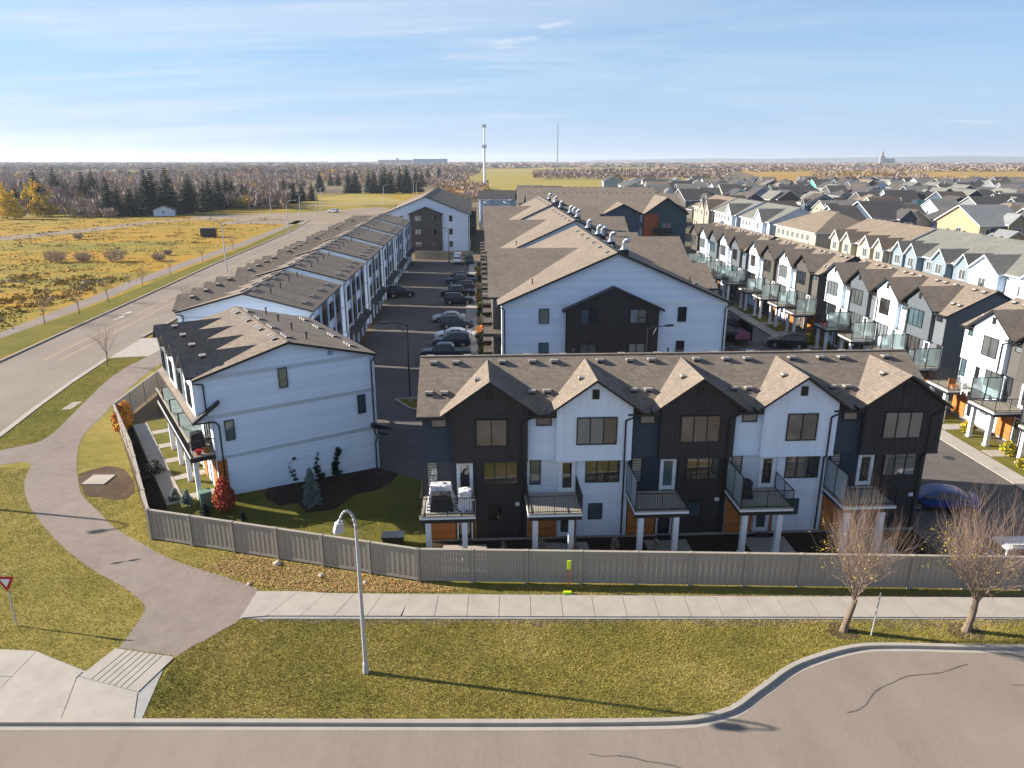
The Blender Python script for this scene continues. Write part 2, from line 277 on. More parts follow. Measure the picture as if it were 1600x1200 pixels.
class MB:
    def __init__(s, *mats): s.v = []; s.f = []; s.m = []; s.mats = list(mats)
    def mi(s, m):
        if isinstance(m, int): return m
        if m not in s.mats: s.mats.append(m)
        return s.mats.index(m)
    def poly(s, pts, m=0):
        b = len(s.v); s.v += [tuple(p) for p in pts]; s.f.append(tuple(range(b, b + len(pts)))); s.m.append(s.mi(m)); return s
    def box(s, x0, y0, z0, x1, y1, z1, m=0):
        x0, x1 = min(x0, x1), max(x0, x1); y0, y1 = min(y0, y1), max(y0, y1)
        b = len(s.v); s.v += [(x0, y0, z0), (x1, y0, z0), (x1, y1, z0), (x0, y1, z0), (x0, y0, z1), (x1, y0, z1), (x1, y1, z1), (x0, y1, z1)]
        s.f += [(b, b + 3, b + 2, b + 1), (b + 4, b + 5, b + 6, b + 7), (b, b + 1, b + 5, b + 4), (b + 1, b + 2, b + 6, b + 5), (b + 2, b + 3, b + 7, b + 6), (b + 3, b, b + 4, b + 7)]
        s.m += [s.mi(m)] * 6; return s
    def slab(s, pts, dz, m=0, ms=None, mb=None):
        """polygon (top) thickened straight down"""
        n = len(pts); b = len(s.v); s.v += [tuple(p) for p in pts] + [(p[0], p[1], p[2] - dz) for p in pts]
        k = s.mi(m); ks = k if ms is None else s.mi(ms)
        s.f.append(tuple(range(b, b + n))); s.m.append(k)
        s.f.append(tuple(range(b + 2 * n - 1, b + n - 1, -1))); s.m.append(ks if mb is None else s.mi(mb))
        for i in range(n):
            j = (i + 1) % n; s.f.append((b + i, b + n + i, b + n + j, b + j)); s.m.append(ks)
        return s
    def prism(s, prof, a0, a1, axis='y', m=0):
        """profile [(p,z)] extruded along axis"""
        n = len(prof); b = len(s.v); k = s.mi(m)
        for a in (a0, a1): s.v += [((p, a, z) if axis == 'y' else (a, p, z)) for p, z in prof]
        s.f.append(tuple(range(b, b + n))); s.f.append(tuple(range(b + 2 * n - 1, b + n - 1, -1)))
        for i in range(n):
            j = (i + 1) % n; s.f.append((b + i, b + n + i, b + n + j, b + j))
        s.m += [k] * (n + 2); return s
    def cyl(s, p0, p1, r0, r1=None, n=8, m=0, caps=True):
        r1 = r0 if r1 is None else r1; p0 = Vector(p0); p1 = Vector(p1); d = (p1 - p0)
        if d.length < 1e-6: return s
        d.normalize(); a = d.orthogonal().normalized(); c = d.cross(a); b = len(s.v); k = s.mi(m)
        for p, r in ((p0, r0), (p1, r1)):
            for i in range(n):
                t = 2 * math.pi * i / n; s.v.append(tuple(p + (a * math.cos(t) + c * math.sin(t)) * r))
        for i in range(n):
            j = (i + 1) % n; s.f.append((b + i, b + j, b + n + j, b + n + i)); s.m.append(k)
        if caps:
            s.f.append(tuple(range(b + n - 1, b - 1, -1))); s.f.append(tuple(range(b + n, b + 2 * n))); s.m += [k, k]
        return s
    def tube(s, path, r, n=6, m=0, r1=None):
        k = len(path) - 1
        for i in range(k):
            ra = r if r1 is None else r + (r1 - r) * i / k; rb = r if r1 is None else r + (r1 - r) * (i + 1) / k
            s.cyl(path[i], path[i + 1], ra, rb, n, m)
        return s
    def mesh(s, name, smooth=False): return mesh_from(name, s.v, s.f, s.mats, s.m, smooth)
KIDS = {}
def link(name, data, parent=None, loc=(0, 0, 0), rz=0.0):
    o = bpy.data.objects.new(name, data); COL.objects.link(o); o.location = loc; o.rotation_euler = (0, 0, rz)
    if parent is not None: o.parent = parent; KIDS.setdefault(parent.name, []).append(o)
    return o
def part(name, mb, parent, label=None, kind=None, loc=(0, 0, 0), rz=0.0, smooth=False):
    o = link(name, mb.mesh(name, smooth) if isinstance(mb, MB) else mb, parent, loc, rz)
    if label: o['label'] = label
    if kind: o['kind'] = kind
    return o
def tag(o, label, cat, group=None, kind=None):
    o['label'] = label; o['category'] = cat
    if group: o['group'] = group
    if kind: o['kind'] = kind
    return o
def untag(o):
    if 'kind' in o: del o['kind']
    return o
def thing(name, label, cat, loc=(0, 0, 0), rz=0.0, group=None): return tag(link(name, None, None, loc, rz), label, cat, group)
def struct(name, mb, kind='structure'):
    o = link(name, mb.mesh(name) if isinstance(mb, MB) else mb); o['kind'] = kind; return o
def copy_tree(o, loc=None, rz=None, label=None, scale=None, parent=None):
    c = o.copy(); COL.objects.link(c)
    if parent is not None: c.parent = parent; KIDS.setdefault(parent.name, []).append(c)
    for ch in list(KIDS.get(o.name, ())): copy_tree(ch, parent=c)
    if loc is not None: c.location = loc
    if rz is not None: c.rotation_euler = (0, 0, rz)
    if scale is not None: c.scale = scale if isinstance(scale, tuple) else (scale,) * 3
    if label: c['label'] = label
    return c

# ------------------------------------------------------------------ windows and doors (shared meshes; local x right, z up, -y outwards)
_WC = {}
def window(parent, loc, rz, w, h, n=1, pane=None, frame=black, fine=True):
    pane = pane or random.choice(GL); t = 0.06 if w > 0.6 else 0.05
    k = ('f', round(w, 2), round(h, 2), n, frame.name)
    if k not in _WC:
        b = MB(frame); b.box(0, -0.05, 0, w, 0.02, t); b.box(0, -0.05, h - t, w, 0.02, h); b.box(0, -0.05, t, t, 0.02, h - t); b.box(w - t, -0.05, t, w, 0.02, h - t)
        for i in range(1, n): x = w * i / n; b.box(x - t / 2, -0.045, t, x + t / 2, 0.02, h - t)
        _WC[k] = b.mesh('window_frame')
    fr = link('window', _WC[k], parent, loc, rz)
    cells = n if fine else 1
    for i in range(cells):
        x0 = t if i == 0 else w * i / n; x1 = w - t if i == cells - 1 else w * (i + 1) / n
        pm = pane if (not fine or n == 1 or i < n - 1 or random.random() < 0.4) else glass_d
        kk = ('p', round(x1 - x0, 3), round(h, 2), pm.name)
        if kk not in _WC: _WC[kk] = MB(pm).poly([(0, -0.012, t), (x1 - x0, -0.012, t), (x1 - x0, -0.012, h - t), (0, -0.012, h - t)]).mesh('pane')
        link('pane', _WC[kk], fr, (x0, 0, 0))
    return fr
def door(parent, loc, rz, w, h, leaf=wtrim, pane=None, frame=wtrim, name='balcony_door'):
    k = ('d', w, h, leaf.name, frame.name)
    if k not in _WC:
        b = MB(frame, leaf); t = 0.09
        b.box(0, -0.07, 0, t, 0.02, h); b.box(w - t, -0.07, 0, w, 0.02, h); b.box(t, -0.07, h - t, w - t, 0.02, h)
        b.box(t, -0.035, 0.03, w - t, 0.01, h - t, leaf); _WC[k] = b.mesh('door')
    d = link(name, _WC[k], parent, loc, rz)
    if pane:
        kk = ('dp', w, h, pane.name)
        if kk not in _WC: _WC[kk] = MB(pane).box(0.2, -0.045, 0.3, w - 0.2, -0.03, h - 0.25).mesh('pane')
        link('pane', _WC[kk], d)
    kk = 'handle'
    if kk not in _WC: _WC[kk] = MB(metal).box(0.13, -0.09, 1.0, 0.17, -0.03, 1.14).mesh('handle')
    link('handle', _WC[kk], d)
    return d
_VENT = None
def roof_vent(parent, x, y, z, rz=0.0, s=1.0):
    """box vent with a sloping hood"""
    global _VENT
    if _VENT is None:
        b = MB(ventm, black); b.box(-0.17, -0.17, -0.12, 0.17, 0.17, 0.09, black); b.prism([(-0.23, 0.07), (0.23, 0.07), (0.20, 0.14), (-0.20, 0.19)], -0.23, 0.23, 'x', ventm); _VENT = b.mesh('roof_vent')
    o = link('roof_vent', _VENT, parent, (x, y, z), rz); o.scale = (s, s, s); return o
_LOW = None
def low_vent(parent, x, y, z, rz=0.0, pitch=0.0, s=1.0):
    global _LOW
    if _LOW is None:
        b = MB(ventm, black); b.box(-0.17, -0.15, -0.05, 0.17, 0.15, 0.10, ventm); b.box(-0.15, -0.16, 0.0, 0.15, 0.16, 0.07, black); _LOW = b.mesh('attic_vent')
    o = link('attic_vent', _LOW, parent, (x, y, z)); o.rotation_euler = (0, pitch, rz); o.scale = (s, s, s); return o
_PIPE = None
def vent_pipe(parent, x, y, z, h=0.5):
    global _PIPE
    if _PIPE is None: _PIPE = MB(black).cyl((0, 0, -0.2), (0, 0, 0.5), 0.055, n=8).cyl((0, 0, 0.42), (0, 0, 0.52), 0.085, n=8).mesh('vent_pipe')
    return link('vent_pipe', _PIPE, parent, (x, y, z))

# ------------------------------------------------------------------ town house row: cross gables at the front, balconies on posts
def battens(b, x0, x1, z0, topf, y, m, step=0.4):
    x = x0 + 0.05
    while x < x1 - 0.03:
        b.box(x, y - 0.022, z0, x + 0.05, y + 0.01, topf(x + 0.025)); x += step
def town_row(label, n, loc, rz, flip, units, group, W=6.05, D=8.4, eave=8.3, ridge=10.45, near=True, last_ext=0.35, rooftop=shing):
    root = thing('townhouse_row', label, 'townhouse row', loc, rz, group)
    tot = n * W; mid = D / 2; sl = (ridge - eave) / mid
    # main roof
    b = MB(rooftop, black); xa, xb = -0.3, tot + 0.3
    b.slab([(xa, -0.45, eave - 0.45 * sl), (xb, -0.45, eave - 0.45 * sl), (xb, mid, ridge), (xa, mid, ridge)], 0.16, rooftop, black)
    b.slab([(xa, mid, ridge), (xb, mid, ridge), (xb, D + 0.45, eave - 0.45 * sl), (xa, D + 0.45, eave - 0.45 * sl)], 0.16, rooftop, black)
    b.box(xa, mid - 0.12, ridge - 0.04, xb, mid + 0.12, ridge + 0.02, rooftop)
    roof = part('roof', b, root)
    half, gz, gy = 2.78, 10.28, -0.9; gs = (gz - 8.3) / half
    for i, U in enumerate(units):
        X0 = i * W
        A = (lambda a, X0=X0: X0 + (W - a if flip else a))
        bx, nar, low = U['box'], U['nar'], U['low']
        e = 0.002
        # carcass of the unit
        prof = [(0, 0.12), (D, 0.12), (D, eave - 0.17), (mid, ridge - 0.17), (0, eave - 0.17)] if i in (0, n - 1) else [(0, 0.12), (D, 0.12), (D, eave - 0.17), (0, eave - 0.17)]
        b = MB(nar); b.prism(prof, X0 + e, X0 + W - e, 'x', nar)
        b.box(A(-0.004 if False else 0.003), -0.12, 5.3, A(1.65), 0.002, eave - 0.12, nar); b.box(A(0.003), -0.14, 5.22, A(1.65), 0.004, 5.34, nar)
        wl = part('wall', b, root)
        b = MB(low); b.box(A(2.98), -0.06, 0.12, A(W - 0.01), 0.001, 5.28, low); b.box(A(2.98), -0.085, 2.84, A(W - 0.01), 0, 3.0, low)
        xs = sorted((A(2.98), A(W - 0.01)))
        if near: battens(b, xs[0], xs[1], 0.2, lambda x: 5.2, -0.06, low)
        part('lower_wall', b, root)
        part('foundation', MB(conc_d).box(A(0.004), -0.09, -0.3, A(W - 0.004), D + 0.02, 0.13), root)
        # projecting gable
        ext = last_ext if ((i == n - 1 and not flip) or (i == 0 and flip)) else 0
        a0, a1, c = 1.65, W - 0.006 + ext, 3.85
        top = lambda a: gz - gs * abs(a - c) - 0.17
        pts = [(A(a0), 5.3), (A(a1), 5.3), (A(a1), top(a1)), (A(c), top(c)), (A(a0), top(a0))]
        if flip: pts = pts[::-1]
        b = MB(bx); b.prism(pts, -0.52, 0.5, 'y', bx)
        xs = sorted((A(a0), A(a1)))
        if near: battens(b, xs[0] + 0.03, xs[1], 5.32, lambda x: gz - gs * abs(x - A(c)) - 0.2, -0.52, bx)
        b.box(xs[0] - 0.005, -0.555, 8.02, xs[1] + 0.005, -0.5, 8.16, bx); b.box(xs[0] - 0.01, -0.555, 5.27, xs[1] + 0.01, -0.4, 5.42, bx)
        part('gable_wall', b, root)
        b = MB(rooftop, black)
        for sgn in (-1, 1):
            ea = A(c) + sgn * half; ry = mid - (ridge - gz) / sl; ey = (8.3 - eave) / sl + 0.03
            P = [(A(c), gy, gz), (ea, gy, 8.3), (ea, ey, 8.3), (A(c), ry, gz)]
            if sgn < 0: P = P[::-1]
            b.slab(P, 0.15, rooftop, black)
        gr = part('gable_roof', b, root)
        b = MB(black); b.box(A(c) - 0.2, -0.575, 9.05, A(c) + 0.2, -0.53, 9.62, black)
        for q in range(5): b.box(A(c) - 0.16, -0.59, 9.1 + q * 0.1, A(c) + 0.16, -0.57, 9.14 + q * 0.1, black)
        part('gable_vent', b, root)
        # roof vents
        zf = lambda y: eave + y * sl
        for a in ((0.55, 1.9, 4.75)): roof_vent(roof, A(a), mid - 0.62, zf(mid - 0.62), 0)
        for a in (0.35, 1.25): roof_vent(roof, A(a), 1.25, zf(1.25), 0)
        for a in (0.3, 2.6): roof_vent(roof, A(a), mid + 0.6, zf(mid - 0.6), math.pi)
        vent_pipe(roof, A(3.3), mid + 0.8, zf(mid - 0.8))
        sg = 1 if flip else -1
        roof_vent(gr, A(c) - 0.62, 0.9, gz - gs * 0.62, -math.pi / 2, 0.9)
        # gutters and downspout
        b = MB(black); g0 = xa if (i == 0 and not flip) else A(-0.15)
        b.box(A(-0.3), -0.56, 8.0, A(1.1), -0.43, 8.13, black); part('gutter', b, root)
        b = MB(black); b.tube([(A(W + 0.35), -0.5, 8.02), (A(W - 0.42), -0.6, 7.72), (A(W - 0.42), -0.6, 5.25), (A(W - 0.3), -0.14, 5.0), (A(W - 0.3), -0.14, 0.2)], 0.05, 6, black); part('downspout', b, root)
        # windows
        L = lambda a0, a1: min(A(a0), A(a1))
        g = U['glass']; fine = near
        if U.get('two'): window(root, (L(3.05, 4.85), -0.545, 6.28), 0, 1.8, 1.68, 2, g[0], fine=fine)
        else: window(root, (L(2.8, 5.15), -0.545, 6.28), 0, 2.35, 1.68, 3, g[0], fine=fine)
        window(root, (L(0.5, 1.4), -0.125, 7.35), 0, 0.9, 0.58, 1, g[1], fine=fine)
        window(root, (L(0.15, 0.8), -0.01, 3.6), 0, 0.66, 1.6, 1, g[2], fine=fine)
        window(root, (L(3.45, 5.5), -0.085, 3.68), 0, 2.05, 1.52, 3, g[3], fine=fine)
        window(root, (L(3.7, 4.55), -0.085, 1.25), 0, 0.85, 1.05, 1, g[4], fine=fine)
        door(root, (L(1.9, 2.85), -0.01, 3.05), 0, 0.95, 2.15, wtrim, glass_a if i == 2 else glass_d)
        # entrance under the balcony
        b = MB(wood); b.box(A(0.06), -0.1, 0.1, A(1.75), 0.0, 2.72, wood); b.box(A(2.92), -0.16, 0.1, A(2.99), 0.0, 2.72, wood); part('wood_cladding', b, root)
        door(root, (L(1.85, 2.8), -0.01, 0.1), 0, 0.95, 2.12, wtrim if bx in (white, white_bb) else black, glass_d, name='front_door')
        # balcony
        bal = part('balcony', MB(deckm, wtrim, black).box(A(-0.12), -2.75, 2.98, A(2.95), -0.125, 3.05, deckm).box(A(-0.14), -2.77, 2.86, A(2.97), -0.13, 2.975, wtrim).box(A(-0.1), -2.73, 2.62, A(2.93), -0.13, 2.855, black), root)
        for a in (0.3, 2.35): part('post', MB(wtrim).box(A(a) - 0.15, -2.6, 0, A(a) + 0.15, -2.3, 2.62, wtrim).box(A(a) - 0.2, -2.65, 0, A(a) + 0.2, -2.25, 0.14, wtrim), bal)
        b = MB(black); ra, rb = A(-0.08), A(2.91)
        def rail(p, q):
            p = Vector(p); q = Vector(q); Ln = (q - p).length; ax = 0 if abs(q.x - p.x) > abs(q.y - p.y) else 1
            for z in (3.13, 4.1): b.box(min(p.x, q.x) - 0.02, min(p.y, q.y) - 0.02, z, max(p.x, q.x) + 0.02, max(p.y, q.y) + 0.02, z + 0.04, black)
            k = int(Ln / 0.13)
            for j in range(k + 1):
                s = p + (q - p) * (j / k); r = 0.022 if j in (0, k, k // 2) else 0.009
                b.box(s.x - r, s.y - r, 3.04, s.x + r, s.y + r, 4.1, black)
        rail((ra, -2.7, 0), (rb, -2.7, 0)); rail((rb, -2.7, 0), (rb, -0.16, 0))
        if not U['screen']: rail((ra, -2.7, 0), (ra, -0.16, 0))
        part('railing', b, bal)
        if U['screen']:
            x = A(-0.1); b = MB(black)
            for y in (-2.72, -1.44, -0.16): b.box(x - 0.03, y - 0.03, 3.05, x + 0.03, y + 0.03, 5.0, black)
            for z in (3.15, 4.96): b.box(x - 0.028, -2.72, z, x + 0.028, -0.16, z + 0.05, black)
            part('privacy_screen', b, bal)
            for y0 in (-2.69, -1.41): part('glass_panel', MB(frost).box(x - 0.012, y0, 3.2, x + 0.012, y0 + 1.22, 4.96, frost), bal)
        # small fittings
        if near:
            part('wall_light', MB(wtrim).box(A(5.35), -0.17, 2.3, A(5.6), -0.09, 2.5, wtrim).box(A(5.4), -0.25, 2.38, A(5.46), -0.17, 2.46, wtrim), root)
            part('door_mat', MB(black).box(A(1.9), -0.75, 0.062, A(2.75), -0.2, 0.08, black), root)
    return root
def U(kind, screen, two=False, seed=0):
    rr = random.Random(seed); g = [rr.choice(GL) for _ in range(5)]
    d = dict(white=(white_bb, white, white_bb), dark=(dark_bb, char_lap, dark_bb), grey=(grey_bb, grey_lap, grey_bb), taupe=(taupe_bb, taupe_lap, taupe_bb))[kind]
    return dict(box=d[0], nar=d[1], low=d[2], screen=screen, two=two, glass=g)

# ------------------------------------------------------------------ long back-lane blocks with garages (white gables)
def lane_block(label, loc, rz, W, L, units, group, first=False):
    root = thing('townhouse_block', label, 'townhouse block', loc, rz, group)
    eave, ridge = 9.15, 10.72; d = 0.9 if first else 0.0; xl = -(W - .55) if first else -W; hw = W / 2; s = (ridge - eave) / hw; u = L / units
    b = MB(white); b.prism([(xl, 0.33 if first else .15), (0, 0.33 if first else .15), (0, eave - 0.2), (-hw, ridge - 0.2), (-W, eave - 0.2), (-W, 6.2), (xl, 6.2)], 0, L, 'y', white); part('wall', b, root)
    part('foundation', MB(conc_d).box(xl + 0.03, 0.03, -0.6, -0.03, L - 0.03, 0.34), root)
    b = MB(shing, black); ov = 0.32
    b.slab([(-hw, -ov, ridge), (-hw, L + ov, ridge), (-W - ov, L + ov, eave - ov * s), (-W - ov, -ov, eave - ov * s)], 0.16, shing, black)
    b.slab([(-hw, L + ov, ridge), (-hw, -ov, ridge), (ov, -ov, eave - ov * s), (ov, L + ov, eave - ov * s)], 0.16, shing, black)
    b.box(-hw - 0.1, -ov, ridge - 0.03, -hw + 0.1, L + ov, ridge + 0.03, shing)
    roof = part('roof', b, root); th = math.atan(s)
    for i in range(units):
        for side in (-1, 1):
            for row_off in ((0.45,) if side < 0 else (0.45, hw - 0.9)):
                for q in range(3):
                    x = -hw + side * row_off; y = i * u + u * 0.38 + q * 0.5
                    low_vent(roof, x, y, ridge - s * row_off + 0.03, 0, side * th)
        vent_pipe(roof, -hw + 1.9, i * u + u * 0.55, ridge - s * 1.9, 0.4)
    # gable end trims
    b = MB(band)
    for z in ((8.86, 6.28, 3.42) if first else (8.35, 5.72, 2.92)): b.box((-W if z > 6.2 else xl) + 0.05, -0.035, z, -0.05, 0.0, z + 0.24, band)
    for x in (xl, -0.14): b.box(x, -0.04, 0.34, x + 0.14, 0.002, 6.2 if x < -1 else eave - 0.25, band)
    part('trim_band', b, root)
    wx = [(-6.53, 7.6, 0.6, 1.38), (-1.22, 4.79, 0.6, 1.38), (-10.22, 4.66, 0.6, 1.38)] if first else [(-W * 0.475, 7.2, 0.62, 1.25)]
    for x, z, ww, hh in wx: window(root, (x, -0.045, z), 0, ww, hh, 1, glass_a)
    part('downspout', MB(black).tube([(0.25, -0.12, eave - 0.35), (-0.06, -0.12, eave - 0.7), (-0.06, -0.12, 3.1), (0.12, -0.12, 2.8), (-0.06, -0.12, 2.4), (-0.06, -0.12, 0.1)], 0.05, 6), root)
    part('downspout', MB(black).tube([(-W - 0.3, -0.12, eave - 0.35), (-W + 0.3, -0.12, eave - 0.5), (-W + 0.3, -0.12, 6.6)], 0.05, 6), root)
    if first:
        part('wall_vent', MB(bluesteel).box(-3.08, -0.12, 9.4, -2.78, -0.04, 9.65), root)
        part('downspout', MB(black).tube([(-W - .5, -0.35, 6.25), (-10.75, -0.16, 6.1), (-10.55, -0.12, 5.8), (-10.55, -0.12, 0.7)], 0.05, 6), root)
        part('wood_cladding', MB(wood).box(xl + 0.01, -0.06, 0.5, xl + .62, 0.001, 3.4, wood), root)
        part('canopy', MB(black).prism([(-.35, 3.62), (1.0, 3.3), (1.0, 3.45), (.0, 3.9), (-.35, 3.9)], -.5, -.05, 'y', black), root)
    # lane side (east): garages, canopies, tall windows
    for i in range(units):
        y0 = i * u; grey = i % 2 == 1
        wm = taupe_lap if grey else white
        if grey: part('wall_panel', MB(wm).box(-0.001, y0 + 0.16, 2.9, 0.05, y0 + u - 0.16, eave - 0.22, wm), root)
        part('party_wall', MB(white).box(0, y0 - 0.14 + (0.14 if i == 0 else 0), 0.15, 0.20, y0 + 0.14, eave - 0.3, white), root)
        b = MB(black, wtrim); b.box(-0.01, y0 + 0.5, 0.12, 0.03, y0 + u - 0.45, 2.45, black)
        for q in range(1, 4): b.box(0.02, y0 + 0.52, 0.12 + q * 0.58, 0.04, y0 + u - 0.47, 0.15 + q * 0.58, black)
        part('garage_door', b, root)
        b = MB(shing_d, black); b.slab([(0.0, y0 + 0.14, 3.15), (0.0, y0 + u - 0.14, 3.15), (1.05, y0 + u - 0.14, 2.72), (1.05, y0 + 0.14, 2.72)][::-1], 0.14, shing_d, black); part('canopy', b, root)
        for z, h in ((3.5, 1.75), (6.35, 1.7)):
            for yy, ww in ((y0 + 0.4, 1.1), (y0 + u - 1.5, 1.1)): window(root, (0.075, yy, z), math.pi / 2, ww, h, 1, glass_d, fine=True)
    part('party_wall', MB(white).box(0, L - 0.14, 0.15, 0.20, L, eave - 0.3, white), root)
    # road side (west): small gables, skirt roof, deck
    dw = 1.5; zd = 3.05 + d
    for i in range(units):
        y0 = i * u; yc = y0 + u / 2; hh = u / 2 - 0.08; gz = eave + hh * 0.72
        wm = (white_bb, grey_bb)[i % 2]
        b = MB(wm); b.prism([(y0 + 0.12, 6.0), (y0 + u - 0.12, 6.0), (y0 + u - 0.12, eave - 0.15), (yc, gz - 0.2), (y0 + 0.12, eave - 0.15)], -W - 0.3, -W + 0.2, 'x', wm); part('gable_wall', b, root)
        window(root, (-W - 0.32, yc + 0.65, 6.9), -math.pi / 2, 1.3, 1.5, 2, glass_a)
        xin = -W + (gz - eave) / s; b = MB(shing_d, black)
        b.slab([(-W - 0.65, yc, gz), (xin, yc, gz), (-W, yc + hh, eave), (-W - 0.65, yc + hh, eave)][::-1], 0.13, shing, black)
        b.slab([(-W - 0.65, yc, gz), (-W - 0.65, yc - hh, eave), (-W, yc - hh, eave), (xin, yc, gz)][::-1], 0.13, shing, black)
        g = part('gable_roof', b, root)
        roof_vent(g, -W + 0.75, yc - 0.35, gz - 0.25, math.pi, 0.85)
        part('post', MB(wtrim).box(xl - dw + .15, y0 + 0.25, 0.0, xl - dw + .43, y0 + 0.53, zd - .34), root)
        window(root, (xl - 0.03, yc + 1.0, zd + .2), -math.pi / 2, 1.9, 2.0, 2, glass_d)
        part('wood_cladding', MB(wood).box(xl - 0.06, y0 + 0.3, 0.5, xl + 0.01, y0 + 1.5, zd - .4), root)
        if i: part('glass_panel', MB(frost).box(xl - dw + .05, y0 - 0.01, zd + .12, xl - 0.1, y0 + 0.012, zd + 1.95), root)
        if i: part('screen_frame', MB(black).box(xl - dw, y0 - 0.035, zd, xl - dw + .07, y0 + 0.035, zd + 2.0).box(xl - dw, y0 - 0.035, zd + 1.95, xl - 0.05, y0 + 0.035, zd + 2.0), root)
    b = MB(shing, black); b.slab([(-W, -0.35, 6.78), (-W - .62, -0.35, 6.33), (-W - .62, L + 0.3, 6.33), (-W, L + 0.3, 6.78)][::-1], 0.17, shing, black); part('skirt_roof', b, root)
    if first:
        b = MB(black); b.prism([(-W - .62, 6.16), (-W - .62, 6.36), (-W + 1.1, 7.52), (-W + 1.1, 7.32)], -0.42, -0.05, 'y', black); part('skirt_fascia', b, root)
    dk = part('deck', MB(deckm, wtrim, black).box(xl - dw, 0.0, zd - .07, xl, L, zd, deckm).box(xl - dw - .04, -0.04, zd - .35, xl, L + 0.04, zd - .075, black), root)
    b = MB(black, wtrim); x = xl - dw + .03
    b.box(x - 0.06, 0, zd + 1.0, x + 0.06, L, zd + 1.08, deckm); b.box(x - .05, 0, zd - .3, x - .03, L, zd + .05, wtrim); b.box(x - 0.02, 0, zd + .05, x + 0.02, L, zd + .09, black); b.box(x, 0.0, zd + 1.0, xl, 0.05, zd + 1.06, black)
    k = int(L / 0.14)
    for j in range(k + 1): y = L * j / k; b.box(x - 0.01, y - 0.01, zd, x + 0.01, y + 0.01, zd + 1.0, black)
    for j in range(12): xx = x + (dw - .05) * j / 11; b.box(xx - 0.01, 0.01, zd, xx + 0.01, 0.03, zd + 1.0, black)
    part('railing', b, dk)
    return root

